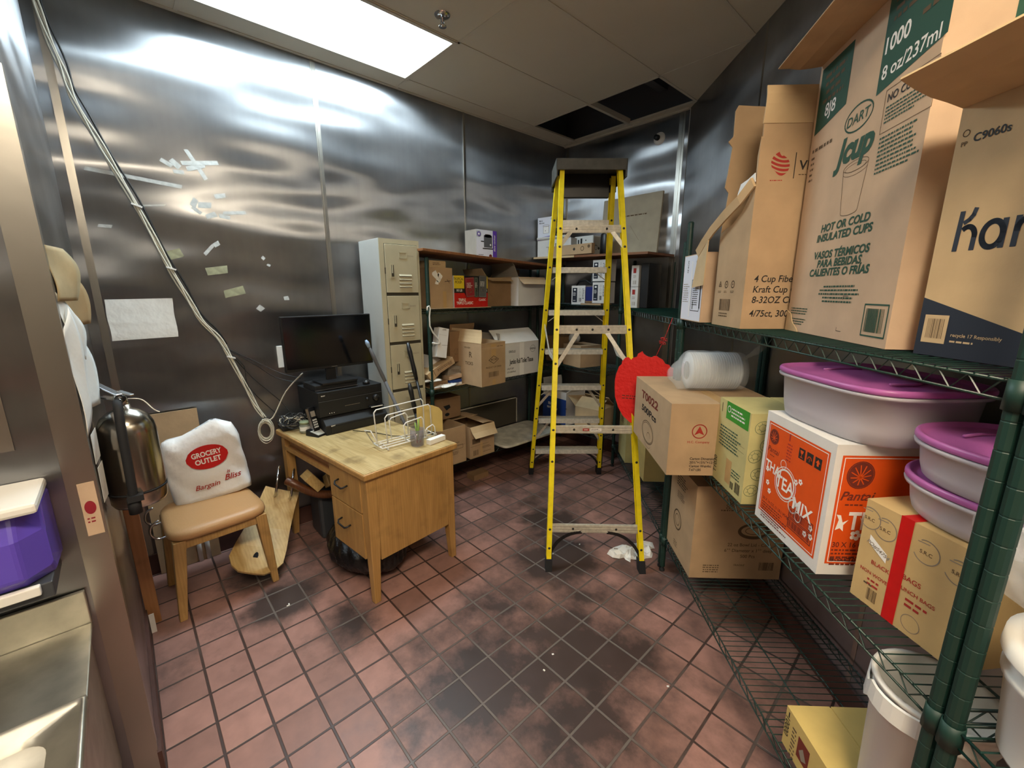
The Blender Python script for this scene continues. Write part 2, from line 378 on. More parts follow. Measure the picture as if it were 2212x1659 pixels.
class Face:
    """flat print on a face: origin o, axes u,v, lifted along n"""
    def __init__(s, mb, o, u, v, w, h, lift=.0006):
        s.mb = mb; s.o = Vector(o); s.u = Vector(u).normalized(); s.v = Vector(v).normalized(); s.w = w; s.h = h
        s.n = s.u.cross(s.v).normalized(); s.l = lift
    def P(s, a, b, k=1): return tuple(s.o + s.u*a + s.v*b + s.n*s.l*k)
    def poly(s, pts, m, k=1): s.mb.add([s.P(a, b, k) for a, b in pts], [tuple(range(len(pts)))], m)
    def rect(s, a0, b0, a1, b1, m, k=1): s.poly([(a0, b0), (a1, b0), (a1, b1), (a0, b1)], m, k)
    def line(s, pts, wd, m, closed=False, k=1):
        n = len(pts)
        for i in range(n if closed else n-1):
            p = Vector(pts[i]); q = Vector(pts[(i+1) % n]); d = q-p
            if d.length < 1e-6: continue
            d.normalize(); e = Vector((-d.y, d.x))*wd/2; p = p - d*wd*.3; q = q + d*wd*.3
            s.poly([tuple(p-e), tuple(q-e), tuple(q+e), tuple(p+e)], m, k)
    def ring(s, a, b, r, wd, m, ry=None, n=28, k=1, a0=0, a1=360, rot=0):
        ry = ry or r; c, q = math.cos(D2R(rot)), math.sin(D2R(rot))
        pts = []
        for i in range(n+1):
            t = D2R(a0 + (a1-a0)*i/n); x, y = r*math.cos(t), ry*math.sin(t)
            pts.append((a + x*c - y*q, b + x*q + y*c))
        s.line(pts, wd, m, k=k)
    def disc(s, a, b, r, m, ry=None, n=28, k=1):
        ry = ry or r; s.poly([(a+r*math.cos(2*PI*i/n), b+ry*math.sin(2*PI*i/n)) for i in range(n)], m, k)
    def frame(s, a0, b0, a1, b1, wd, m, k=1):
        s.line([(a0, b0), (a1, b0), (a1, b1), (a0, b1)], wd, m, True, k)
    def text(s, t, a, b, h, m, al='c', bold=0.012, shear=0.0, sx=1.0, rot=0, k=1.5, maxw=None):
        vs, fs, tw = text_mesh(t, bold, shear)
        if maxw and tw*h*sx > maxw: sx = maxw/(tw*h)
        off = {'c': -tw/2, 'l': 0, 'r': -tw}[al]
        c, q = math.cos(D2R(rot)), math.sin(D2R(rot))
        out = []
        for x, y in vs:
            X, Y = (x+off)*h*sx, y*h
            out.append(s.P(a + X*c - Y*q, b + X*q + Y*c, k))
        s.mb.add(out, fs, m)
    def bars(s, a0, b0, a1, b1, m, n=22, k=1.5):
        rnd = random.Random(int(a0*1000)+n); x = a0; st_ = (a1-a0)/n
        for i in range(n):
            wd = st_*rnd.choice((.3, .45, .7)); s.rect(x, b0, x+wd, b1, m, k); x += st_
    def small(s, a, b, wd, rows, h, m, seed=1, k=1.5, al='l'):
        # rows of print too small to read
        rnd = random.Random(seed)
        for r in range(rows):
            y = b - r*h*1.7; L = wd*rnd.uniform(.7, 1); x = a + ((wd-L)/2 if al == 'c' else 0); e = x+L
            while x < e:
                d = rnd.uniform(.6, 2.6)*h; s.rect(x, y, min(x+d, e), y+h*.75, m, k); x += d + h*.5

def faces(mb, w, d, h):
    return dict(front=Face(mb, (0, 0, 0), (1, 0, 0), (0, 0, 1), w, h), right=Face(mb, (w, 0, 0), (0, 1, 0), (0, 0, 1), d, h),
                left=Face(mb, (0, d, 0), (0, -1, 0), (0, 0, 1), d, h), top=Face(mb, (0, 0, h), (1, 0, 0), (0, 1, 0), w, d))

def carton(name, label, cat, loc, rz, w, d, h, m, prints=None, closed=True, inner='kraft_inner', flaps=(), tape=None, group=None, fill=None, wobble=.003, walls='flrb', tapem='tape_clear'):
    """corrugated box, origin front left bottom. flaps: (side, angle from upright outwards deg, length, taper)"""
    root = thing(name, label, cat, loc, rz, group)
    mb = MB(); t = .005; rnd = random.Random(hash(label) % 1000 if False else len(label)*7+int(w*1000))
    if closed:
        nx = 5; pts = []
        def j(): return rnd.uniform(-wobble, wobble)*.5
        mb.box(0, w, 0, d, 0, h-.002, m)
        g = .0025
        mb.box(-.0005, w+.0005, 0, d/2-g, h-.002, h+.0025, m); mb.box(-.0005, w+.0005, d/2+g, d, h-.002, h+.0025, m)
    else:
        mb.box(0, w, 0, d, 0, t, m)
        if 'f' in walls: mb.box(0, w, 0, t, t, h, m)
        if 'b' in walls: mb.box(0, w, d-t, d, t, h, m)
        if 'l' in walls: mb.box(0, t, t, d-t, t, h, m)
        if 'r' in walls: mb.box(w-t, w, t, d-t, t, h, m)
    if prints:
        fs = faces(mb, w, d, h + (.0025 if closed else 0))
        prints(fs)
    mb.build('body', root)
    if closed and tape:
        tb = MB(); tb.box(-.0012 if 'l' in tape else 0, w+(.0012 if 'r' in tape else 0), d/2-.024, d/2+.024, h+.0026, h+.0034, tapem)
        if 'l' in tape: tb.box(-.0014, 0, d/2-.024, d/2+.024, h*.72, h+.0034, tapem)
        if 'r' in tape: tb.box(w, w+.0014, d/2-.024, d/2+.024, h*.72, h+.0034, tapem)
        tb.build('tape', root)
    for (side, ang, L, tp, *rest) in flaps:
        fm = rest[0] if rest else m
        fb = MB()
        if side in 'fb':
            W = w; o = Vector((0, 0 if side == 'f' else d, h)); ax = Vector((1, 0, 0)); out = Vector((0, -1 if side == 'f' else 1, 0))
        else:
            W = d; o = Vector((0 if side == 'l' else w, 0, h)); ax = Vector((0, 1, 0)); out = Vector((-1 if side == 'l' else 1, 0, 0))
        a = D2R(ang); dv = Vector((0, 0, 1))*math.cos(a) + out*math.sin(a); nv = ax.cross(dv).normalized()
        rows = 4; ra = []
        for i in range(rows+1):
            q = i/rows; cv = nv*(.012*math.sin(q*2.2)*(1 if rnd.random() > .3 else .7))
            p0 = o + ax*(tp*q*W) + dv*(L*q) + cv; p1 = o + ax*(W - tp*q*W) + dv*(L*q) + cv
            ra.append([tuple(p0-nv*.0022), tuple(p1-nv*.0022), tuple(p1+nv*.0022), tuple(p0+nv*.0022)])
        fb.loft(ra, fm, False); fb.build('flap', root)
    if fill:
        fill(root, w, d, h)
    return root
# ================================================================= the room
XW, YB, YP, XP = -3.0, 3.5, -0.115, -1.63     # left wall, back wall, side and front of the partition
H = 2.99
TW = 1.247                                     # slanted right wall, t coordinate
def wall(name, p0, p1, z0, z1, m='brushed_steel', th=-.06):
    """upright slab whose visible face runs from p0 to p1; thickness lies on the right hand of p0->p1"""
    a = Vector((p0[0], p0[1], 0)); b = Vector((p1[0], p1[1], 0)); d = (b-a); L = d.length; d.normalize(); n = Vector((d.y, -d.x, 0))*th
    me = bpy.data.meshes.new(name)
    zs = (z0, z1)
    vs = [a+Vector((0, 0, z0)), b+Vector((0, 0, z0)), b+Vector((0, 0, z1)), a+Vector((0, 0, z1))]
    vs += [v+n for v in vs]
    fs = [(0, 1, 2, 3), (5, 4, 7, 6), (1, 5, 6, 2), (4, 0, 3, 7), (3, 2, 6, 7), (4, 5, 1, 0)]
    me.from_pydata([tuple(v) for v in vs], [], fs); me.materials.append(MATS[m]); me.materials.append(MATS['steel_plain' if m == 'brushed_steel' else m])
    me.polygons.foreach_set('material_index', [0, 1, 1, 1, 1, 1])
    uv = me.uv_layers.new(name='UVMap')
    for p in me.polygons:
        for li in p.loop_indices:
            v = me.vertices[me.loops[li].vertex_index].co
            uv.data[li].uv = ((Vector((v.x, v.y, 0))-a).dot(d) + (0 if p.index < 2 else .01*v.z), v.z)
    o = bpy.data.objects.new(name, me); C.objects.link(o); struct(o)
    return o
def trim(name, mb):
    return struct(mb.build(name))

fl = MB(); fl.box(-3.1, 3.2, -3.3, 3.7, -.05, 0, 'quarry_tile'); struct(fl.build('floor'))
wall('wall_left', (XW, YP), (XW, YB), 0, H)
wall('wall_back', (XW, YB), (-1.745, YB), 0, H)
c2 = st(-3.71, TW); c3 = st(2.2, TW)
wall('wall_right', (-1.74, 3.5), (c3[0], c3[1]), 0, H)
wall('wall_partition_side', (XW, YP), (XP, YP), 0, H, th=.06)
wall('wall_partition_front', (XP, -3.1), (XP, YP-.0601), 0, H)
wall('wall_kitchen_end', (3.0, -3.1), (XP-.06, -3.1), 0, H, 'kitchen_paint')
wall('wall_kitchen_side', (c3[0], c3[1]), (3.0, -3.1), 0, H, 'kitchen_paint')

# cove base of the same quarry tile
cb = MB(); cb.box(XW, XW+.012, YP, YB, 0, .12, 'cove'); trim('baseboard_left', cb)
cb = MB(); cb.box(XW+.012, -1.745, YB-.012, YB, 0, .12, 'cove'); trim('baseboard_back', cb)
cb = MB(); cb.X = Matrix.Translation(st(-3.72, TW)) @ Matrix.Rotation(RZ_A, 4, 'Z'); cb.box(0, 5.6, -.012, 0, 0, .12, 'cove'); trim('baseboard_right', cb)
cb = MB(); cb.box(XW+.012, XP+.012, YP, YP+.012, 0, .1, 'cove'); trim('baseboard_partition', cb)

# seam strips of the steel panels
def strip(n, x, y, ax, wd=.045, z0=0.12, z1=H):
    m = MB()
    if ax == 'x':
        m.box(x, x+.003, y-wd/2, y+wd/2, z0, z1, 'steel_plain'); m.box(x+.003, x+.0055, y-.006, y+.006, z0, z1, 'steel_plain')
    elif ax == 'y':
        m.box(x-wd/2, x+wd/2, y-.003, y, z0, z1, 'steel_plain'); m.box(x-.006, x+.006, y-.0055, y-.003, z0, z1, 'steel_plain')
    trim('trim_%d' % n, m)
strip(1, XW, 1.104, 'x', .03); strip(2, XW, 2.248, 'x', .02); strip(3, XW, -.06, 'x', .03)
strip(4, XW+.03, YB, 'y', .03); strip(5, -1.80, YB, 'y', .05)
m = MB(); m.X = Matrix.Translation(st(-2.62, TW)) @ Matrix.Rotation(RZ_A, 4, 'Z')
for s_ in (0, 1.22, 2.44): m.box(s_-.01, s_+.01, -.003, 0, .12, H, 'steel_plain')
trim('trim_6', m)
# corner guard and upright strips on the face of the partition
m = MB(); m.box(XP-.002, XP+.003, YP-.030, YP, 0, 2.12, 'steel_plain'); m.box(XP-.045, XP+.003, YP, YP+.003, 0, 2.12, 'steel_plain'); trim('trim_7', m)
m = MB(); m.box(XP, XP+.004, YP-.16, YP-.13, 1.2, H, 'steel_plain'); trim('trim_8', m)
# ceiling angle along the walls
m = MB(); m.box(XW, XW+.025, YP, YB, H-.004, H, 'ceil_grid'); m.box(XW, -1.745, YB-.025, YB, H-.012, H, 'ceil_grid'); trim('trim_9', m)

# suspended ceiling: panels of 2 by 4 feet, two of them missing by the back wall
GX = [-3.0, -2.83, -2.243, -1.66, -1.07, -.48, .11, .70, 1.29, 1.88, 2.47, 3.06]
GY = [-3.16, -1.98, -.77, .44, 1.66, 2.865, 3.425, 3.5]
def inside(x, y): return (x+y)/R2 < TW
m = MB()
for i in range(len(GX)-1):
    for j in range(len(GY)-1):
        x0, x1, y0, y1 = GX[i], GX[i+1], GY[j], GY[j+1]
        if y0 == 2.865 and x0 in (-2.83, -2.243): continue
        if (x0, y0) in ((-2.83, .44), (.11, -.77), (-1.07, -1.98), (1.29, -1.98)): continue            # lights sit here
        poly = [(x0, y0), (x1, y0), (x1, y1), (x0, y1)]
        # clip against the slanted wall
        out = []
        for k in range(4):
            p, q = poly[k], poly[(k+1) % 4]; fp = (p[0]+p[1])-TW*R2; fq = (q[0]+q[1])-TW*R2
            if y0 < -.5 and x0 > 1.8: fp = fq = -1
            if fp <= 0: out.append(p)
            if fp*fq < 0:
                u = fp/(fp-fq); out.append((p[0]+(q[0]-p[0])*u, p[1]+(q[1]-p[1])*u))
        if len(out) >= 3: m.prism(out, H, H+.015, 'ceil')
struct(m.build('ceiling'))
m = MB()
lit = lambda a, b: m.box(a[0], b[0], a[1], b[1], H-.0035, H+.0, 'ceil_grid')
for x in GX[1:-1]:
    ymax = min(3.5, TW*R2 - x)
    if x == -2.83: lit((x-.009, -3.1), (x+.009, 3.5))
    else: lit((x-.009, -3.1), (x+.009, ymax))
for y in GY[1:-1]:
    lit((-3.0, y-.009), (min(3.0, TW*R2-y), y+.009))
m.box(-2.256, -2.230, 2.865, 3.425, H-.004, H+.035, 'ceil_grid')
trim('trim_10', m)
# dark void over the missing panels
m = MB()
for b in ((-3.05, -1.2, 2.4, 2.42, 3.02, 3.9), (-3.05, -1.2, 3.56, 3.58, 3.02, 3.9), (-3.07, -3.05, 2.4, 3.58, 3.02, 3.9), (-1.2, -1.18, 2.4, 3.58, 3.02, 3.9), (-3.07, -1.18, 2.4, 3.58, 3.9, 3.92)):
    m.box(*b, 'grey_plastic')
struct(m.build('wall_plenum'))
m = MB(); m.tube([(-2.95, 3.1, 3.35), (-1.25, 3.2, 3.4)], .05, 'grey_plastic', 10)
tag(m.build('duct_pipe'), 'dark pipe running above the hole in the ceiling', 'pipe')
m = MB(); m.box(-2.05, -1.98, 2.42, 3.56, 3.2, 3.3, 'grey_plastic'); tag(m.build('joist'), 'dark beam above the hole in the ceiling', 'beam')

# ================================================================= ceiling fittings
def troffer(name, label, x0, x1, y0, y1, col, st_, group=None):
    r = thing(name, label, 'light', ((x0+x1)/2, (y0+y1)/2, H), 0, group)
    a, b = (x1-x0)/2, (y1-y0)/2
    f = MB()
    for q in ((-a, -a+.022, -b, b), (a-.022, a, -b, b), (-a+.022, a-.022, -b, -b+.022), (-a+.022, a-.022, b-.022, b)):
        f.box(q[0], q[1], q[2], q[3], -.008, .006, 'ceil_grid')
    f.box(-a, a, -b, b, .07, .075, 'ceil_grid')
    f.box(-a, -a+.003, -b, b, .006, .07, 'ceil_grid'); f.box(a-.003, a, -b, b, .006, .07, 'ceil_grid')
    f.build('frame', r)
    key = 'diff_' + name
    if key not in MATS:
        mm, nt, bs = base_mat(key); bs.inputs['Base Color'].default_value = (.8, .8, .8, 1)
        tc = nn(nt, 'ShaderNodeTexCoord'); sp = nn(nt, 'ShaderNodeSeparateXYZ'); nt.links.new(tc.outputs['Object'], sp.inputs[0])
        # two tubes behind the lens: brighter along the middle
        ab = nn(nt, 'ShaderNodeMath', operation='ABSOLUTE'); nt.links.new(sp.outputs[0], ab.inputs[0])
        mr = nn(nt, 'ShaderNodeMapRange'); mr.interpolation_type = 'SMOOTHSTEP'
        mr.inputs['From Min'].default_value = .03; mr.inputs['From Max'].default_value = a*.95; mr.inputs['To Min'].default_value = st_*1.5; mr.inputs['To Max'].default_value = st_*.42
        nt.links.new(ab.outputs[0], mr.inputs['Value']); nt.links.new(mr.outputs[0], bs.inputs['Emission Strength'])
        bs.inputs['Emission Color'].default_value = (*col, 1)
        MATS[key] = mm
    d = MB(); d.box(-a+.022, a-.022, -b+.022, b-.022, 0, .004, key); d.build('diffuser', r, label='glowing white diffuser')
    return r
troffer('ceiling_light', 'glowing rectangular fluorescent ceiling light over the desk', -2.83, -2.243, .45, 1.655, STORE_COL, STORE_LIGHT)
troffer('kitchen_light', 'warm fluorescent ceiling light of the kitchen behind the viewer', .11, .70, -.77, .44, PASS_COL, KITCHEN_AND_FILL*2.3)
troffer('fill_light_left', 'added unseen warm fill light in the ceiling behind the viewer', -1.07, -.48, -1.98, -.77, FILL_COL, KITCHEN_AND_FILL*.3).name = 'fill_light.001'  # unseen fill light, added to brighten floor and ceiling
troffer('fill_light_right', 'added unseen warm fill light in the ceiling right of the viewer', 1.29, 1.88, -1.98, -.77, FILL_COL, KITCHEN_AND_FILL*.3).name = 'fill_light.002'  # another added fill light out of view, for more bounce

r = thing('sprinkler', 'chrome fire sprinkler head hanging from the ceiling beside the light', 'sprinkler', (-2.10, 1.455, H))
m = MB(); m.lathe([(.0, -.012), (.02, -.012), (.038, -.006), (.042, 0)], 'chrome', 20); m.build('escutcheon', r)
m = MB(); m.lathe([(.0, -.05), (.006, -.05), (.008, -.012), (.01, -.011)], 'chrome', 10)
m.tube([(-.014, 0, -.05), (-.018, 0, -.03), (-.008, 0, -.014)], .002, 'chrome'); m.tube([(.014, 0, -.05), (.018, 0, -.03), (.008, 0, -.014)], .002, 'chrome')
m.lathe([(.0, -.054), (.02, -.053), (.021, -.05), (0, -.049)], 'chrome', 12); m.build('sprinkler_head', r)
r = thing('wall_flange', 'small round pipe flange high on the back wall under the ceiling hole', 'flange', (-1.99, YB, 2.83))
m = MB(); m.X = Matrix.Rotation(PI/2, 4, 'X'); m.lathe([(.0, .03), (.022, .03), (.03, .02), (.045, .012), (.05, 0)], 'white_plastic', 20); m.build('plate', r)
m = MB(); m.X = Matrix.Rotation(PI/2, 4, 'X'); m.lathe([(0, .06), (.02, .06), (.022, .03)], 'black_plastic', 14); m.build('stub', r)

# ================================================================= step ladder
def ladder():
    A, B_, Cc, D = Vector((-1.469, 1.646, 0)), Vector((-1.085, 2.032, 0)), Vector((-2.49, 2.53, 0)), Vector((-2.078, 2.979, 0))
    cen = (A+B_+Cc+D)/4
    root = thing('step_ladder', 'tall yellow fibreglass step ladder with aluminium steps standing open on the tile floor', 'ladder', cen)
    fwd = ((Cc+D)/2-(A+B_)/2).normalized(); side = Vector((fwd.y, -fwd.x, 0))   # side: towards B
    top = cen + fwd*(-.01); zt = 2.325
    A, B_, Cc, D = A-cen, B_-cen, Cc-cen, D-cen
    T = lambda sd, fw, z: side*sd + fwd*fw + Vector((0, 0, z))
    rt = {'rl': T(-.175, -.09, zt), 'rr': T(.175, -.09, zt), 'fl': T(-.178, .10, zt), 'fr': T(.178, .10, zt)}
    foot = {'rl': A, 'rr': B_, 'fl': Cc, 'fr': D}
    w2, dp = .036, .03
    for k in ('rl', 'rr', 'fl', 'fr'):
        q = foot[k]; tpt = rt[k]; d = (tpt-q).normalized()
        wd = .068 if k[0] == 'f' else .052
        sg = 1 if k[1] == 'l' else -1    # channel opens inwards
        th = .005
        # C channel: web outside, flanges pointing inwards
        if k[0] == 'r': wd_, dp_ = .040, .028
        else: wd_, dp_ = .060, .030
        # section in (side, fwd) axes
        pr = [(0, -wd_/2), (0, wd_/2), (dp_, wd_/2), (dp_, wd_/2-th), (th, wd_/2-th), (th, -wd_/2+th), (dp_, -wd_/2+th), (dp_, -wd_/2)]
        z0 = .055
        p0 = q + d*(z0/d.z); 
        def ring(p): return [tuple(p + side*(sg*a - sg*dp_/2) + fwd*b) for a, b in pr]
        m = MB(); m.loft([ring(p0), ring(tpt)], 'yellow_fibre', False)
        face = Vector((0, 0, 0)) - fwd*(wd_/2+.002)
        rv = m
        hs = (.13, .236, .62, .80, 1.18, 1.377, 1.86, 1.967) if k[0] == 'r' else (.13, .265, .40, .565, .66, .865, 1.165, 1.465, 1.765, 2.065)
        for h in hs:
            p = q + d*(h/d.z) - fwd*(wd_/2)
            rv.X = Matrix.Translation(p + side*(0)) @ fwd.to_track_quat('-Z', 'Y').to_matrix().to_4x4()
            rv.lathe([(0, .004), (.005, .0035), (.008, 0)], 'dark_rivet', 8)
        rv.X = Matrix.Identity(4)
        m.build('rear_rail' if k[0] == 'r' else 'front_rail', root)
        m = MB()
        m.loft([[tuple(p + side*(sg*a) + fwd*b) for a, b in ((-dp_/2-.004, -wd_/2-.005), (dp_/2+.006, -wd_/2-.005), (dp_/2+.006, wd_/2+.005), (-dp_/2-.004, wd_/2+.005))] for p in (q, q+d*(.07/d.z))], 'rubber', False)
        m.build('foot', root)
    def bar(name, ka, kb, z, hh, dd, inset, m_='alu', ridge=True, riv=()):
        da = (rt[ka]-foot[ka]); db = (rt[kb]-foot[kb])
        pa = foot[ka] + da*(z/da.z); pb = foot[kb] + db*(z/db.z)
        s = (pb-pa).normalized(); m = MB()
        a, b = pa+s*inset, pb-s*inset
        pr = [(-dd/2, -hh/2), (dd/2, -hh/2), (dd/2, hh/2), (-dd/2, hh/2)]
        m.beam(a, b, pr, m_)
        if ridge:
            u = s.cross(Vector((0, 0, 1))).normalized()
            sg = -1 if u.dot(fwd) > 0 else 1
            for i in (-.33, 0, .33):
                o = u*sg*(dd/2+.001) + Vector((0, 0, hh*i))
                m.beam(a+o, b+o, [(-.0015, -hh*.07), (.0015, -hh*.07), (.0015, hh*.07), (-.0015, hh*.07)], m_)
        if riv:
            for q in riv:
                p = pa.lerp(pb, q) - fwd*.008
                m.X = Matrix.Translation(p) @ fwd.to_track_quat('-Z', 'Y').to_matrix().to_4x4(); m.lathe([(0, .004), (.005, .0035), (.0075, 0)], 'dark_rivet', 8)
        return m.build(name, root), pa, pb
    for i, z in enumerate((.265, .565, .865, 1.165, 1.465, 1.765, 2.065)):
        da = rt['fl']-foot['fl']; db = rt['fr']-foot['fr']
        pa = foot['fl']+da*(z/da.z); pb = foot['fr']+db*(z/db.z); s = (pb-pa).normalized()
        a, b = pa+s*.02, pb-s*.02; m = MB()
        t = .003; W = .085; hh = .038
        pr = [(-W/2, 0), (-W/2, -hh), (-W/2+t, -hh), (-W/2+t, -t), (W/2-t, -t), (W/2-t, -hh), (W/2, -hh), (W/2, 0)]
        m.beam(a, b, pr, 'alu'); m.build('step', root)
        if i in (0, 2, 4, 5, 6):
            for e, dr in ((a, 1), (b, -1)):
                g = MB(); g.beam(e + s*dr*.0 + Vector((0, 0, -.085)), e + s*dr*.075 + Vector((0, 0, -.03)), [(-.009, -.002), (.009, -.002), (.009, .002), (-.009, .002)], 'alu')
                g.build('step_brace', root)
    for z, hh in ((.236, .052), (.80, .047), (1.377, .05), (1.967, .044)):
        o, pa, pb = bar('cross_bar', 'rl', 'rr', z, hh, .012, .0, riv=((.28, .50, .72) if z == 1.377 else (.26, .74)))
        if z == .8:
            s = (pb-pa).normalized(); f = Face(MB(), pa - fwd*.0085 - Vector((0, 0, .02)), s, (0, 0, 1), .4, .04)
            f.rect(.175, .012, .212, .028, 'ink_red'); f.rect(.182, .018, .205, .022, 'white_print', 2); f.rect(.22, .01, .285, .03, 'white_print'); f.small(.225, .022, .055, 2, .004, 'ink', 4)
            f.mb.build('warning_sticker', root, label='red and white warning sticker on the ladder bar')
    # diagonal braces of the rear frame
    def on(k, z): d = rt[k]-foot[k]; return foot[k]+d*(z/d.z)
    for z0, z1, q in ((1.15, 1.36, .30), (1.86, 1.95, .17)):
        for ka, kb in (('rl', 'rr'), ('rr', 'rl')):
            p = on(ka, z0); q1 = on(ka, z1).lerp(on(kb, z1), q); m = MB()
            m.beam(p - fwd*.0, q1 - fwd*.0, [(-.012, -.003), (.012, -.003), (.012, .003), (-.012, .003)], 'alu', up=fwd); m.build('diagonal_brace', root)
    for k, z0 in (('fl', .60), ('fr', .60)):
        o = 'fr' if k == 'fl' else 'fl'
        m = MB(); m.beam(on(k, .66), on(k, .85).lerp(on(o, .85), .26), [(-.01, -.002), (.01, -.002), (.01, .002), (-.01, .002)], 'alu', up=fwd); m.build('diagonal_brace', root)
        m = MB(); m.beam(on(k, .34), on(k, .55).lerp(on(o, .55), .24), [(-.01, -.002), (.01, -.002), (.01, .002), (-.01, .002)], 'alu', up=fwd); m.build('diagonal_brace', root)
    # arched foot braces
    for ka, kb, zt_ in (('rl', 'rr', .215), ('fl', 'fr', .235)):
        for a, b in ((ka, kb), (kb, ka)):
            p0 = on(a, .07); p1 = on(a, zt_).lerp(on(b, zt_), .36); m = MB(); cp = on(a, zt_-.01).lerp(on(b, zt_-.01), .08)
            pts = [p0*(1-t)**2 + cp*2*t*(1-t) + p1*t*t for t in [i/8 for i in range(9)]]
            for i in range(8): m.beam(pts[i], pts[i+1], [(-.009, -.003), (.009, -.003), (.009, .003), (-.009, .003)], 'black_plastic', up=fwd)
            m.build('foot_brace', root)
    # spreaders
    for a, b in (('rl', 'fl'), ('rr', 'fr')):
        p = on(a, 1.19); q = on(b, 1.36); mid = p.lerp(q, .45) - Vector((0, 0, .075)); m = MB()
        for u, v in ((p, mid), (mid, q)): m.beam(u, v, [(-.002, -.014), (.002, -.014), (.002, .014), (-.002, .014)], 'alu')
        m.build('spreader', root)
    # top cap
    m = MB(); 
    m.X = Matrix(((side.x, fwd.x, 0, 0), (side.y, fwd.y, 0, 0), (0, 0, 1, 0), (0, 0, 0, 1)))
    m.box(-.21, .21, -.125, .145, 2.345, 2.372, 'cap_grey'); m.box(-.214, .214, -.13, -.12, 2.31, 2.374, 'cap_grey'); m.box(-.214, .214, .135, .15, 2.24, 2.374, 'black_plastic')
    m.box(-.214, -.203, -.13, .15, 2.27, 2.374, 'cap_grey'); m.box(.203, .214, -.13, .15, 2.27, 2.374, 'cap_grey')
    m.box(-.16, .16, .10, .135, 2.20, 2.345, 'black_plastic')
    m.build('top_cap', root, bevel=.004)
    return root
ladder()
# ================================================================= wire shelving
WIRE_CACHE = {}
def shelf_mesh(L, Dp):
    key = (round(L, 3), round(Dp, 3))
    if key in WIRE_CACHE: return WIRE_CACHE[key]
    m = MB(); g = 'green_wire'; r = .0032
    e = .03
    # perimeter: top wire and bottom wire with zigzag truss between, front, back and both ends
    for y in (0, Dp):
        m.tube([(0.012, y, 0), (L-.012, y, 0)], r, g, 6); m.tube([(.012, y, -.032), (L-.012, y, -.032)], r*.85, g, 5)
        n = int(L/.058); st_ = (L-.06)/n; pts = []
        for i in range(n+1):
            pts.append((.03+i*st_, y, 0)); 
            if i < n: pts.append((.03+(i+.5)*st_, y, -.032))
        m.tube(pts, .0018, g, 4)
    for x in (0, L):
        m.tube([(x, .012, 0), (x, Dp-.012, 0)], r, g, 6); m.tube([(x, .012, -.032), (x, Dp-.012, -.032)], r*.85, g, 5)
        n = 6; st_ = (Dp-.06)/n; pts = []
        for i in range(n+1):
            pts.append((x, .03+i*st_, 0))
            if i < n: pts.append((x, .03+(i+.5)*st_, -.032))
        m.tube(pts, .0018, g, 4)
    n = int(L/.0245)
    for i in range(1, n): m.tube([(L*i/n, -.003, .0035), (L*i/n, Dp+.003, .0035)], .0020, g, 4)
    for y in (Dp/3, 2*Dp/3): m.tube([(0, y, -.002), (L, y, -.002)], .003, g, 5)
    for x in (0, L):
        for y in (0, Dp): m.lathe([(.0160, -.045), (.0184, -.045), (.0172, .006), (.0153, .006)], 'post_green', 12, (x, y, 0))
    me = m.build('shelf'); C.objects.unlink(me); WIRE_CACHE[key] = me.data; bpy.data.objects.remove(me)
    return WIRE_CACHE[key]
POST = {}
def post_mesh(h):
    if h in POST: return POST[h]
    m = MB(); prof = [(0, h), (.0095, h+.002), (.0143, h-.003)]; z = h-.03
    while z > .04:
        prof += [(.0143, z+.002), (.0137, z+.001), (.0137, z-.001), (.0143, z-.002)]; z -= .0254*2
    prof += [(.0143, .03)]
    m.lathe(prof, 'post_green', 12, smooth=False)
    o = m.build('post'); C.objects.unlink(o); POST[h] = o.data; bpy.data.objects.remove(o)
    return POST[h]
fm = MB(); fm.lathe([(.0, 0), (.015, 0), (.016, .008), (.009, .012), (.009, .03)], 'rubber', 12); fo = fm.build('post_foot'); C.objects.unlink(fo); FOOT = fo.data; bpy.data.objects.remove(fo)
def unit(label, loc, rz, L, Dp, h, levels, inset=(0, 0)):
    r = thing('wire_shelving', label, 'shelf', loc, rz)
    for x in (0, L):
        for y in (0, Dp):
            p = bpy.data.objects.new('post', post_mesh(h)); C.objects.link(p); p.parent = r; p.location = (x, y, 0)
            f = bpy.data.objects.new('post_foot', FOOT); C.objects.link(f); f.parent = p
    for z in levels:
        s = bpy.data.objects.new('shelf', shelf_mesh(L, Dp)); C.objects.link(s); s.parent = r; s.location = (0, 0, z)
    return r
DEP = .44
ZT, ZM, ZL = 1.455, .813, .211     # wire tops; things rest 5 mm higher
PT = 1.93
unit('green wire shelving along the slanted right wall, its near bay with the orange carton', st(-2.222, .792), RZ_A, 1.530, DEP, PT, (ZT, ZM, ZL))
unit('green wire shelving in the far right corner behind the ladder and red ornament', st(-3.735, .792), RZ_A, 1.475, DEP, 1.84, (ZT, ZM, ZL))
unit('green wire shelving nearest the viewer at the right edge holding white tubs', st(-.660, .792), RZ_A, 1.50, DEP, PT, (ZT, ZM, ZL))
unit('green wire shelving against the left wall beside the beige locker', (-2.64, 1.632, 0), RZ_C, 1.36, .335, 1.83, (1.475, .885, .27))
unit('short green wire shelving against the back wall behind the ladder', (-2.965, 3.09, 0), 0, .83, .385, 1.865, (1.475, .90, .30))
# ================================================================= things on the right-hand shelves
T1, M1, L1 = ZT+.006, ZM+.006, ZL+.006
def C1(name, label, s0, s1, t0, t1, z, h, m, prints=None, rot=0, **kw):
    return carton(name, label, 'box', st(s0, t0, z), RZ_A + D2R(rot), s1-s0, t1-t0, h, m, prints, **kw)

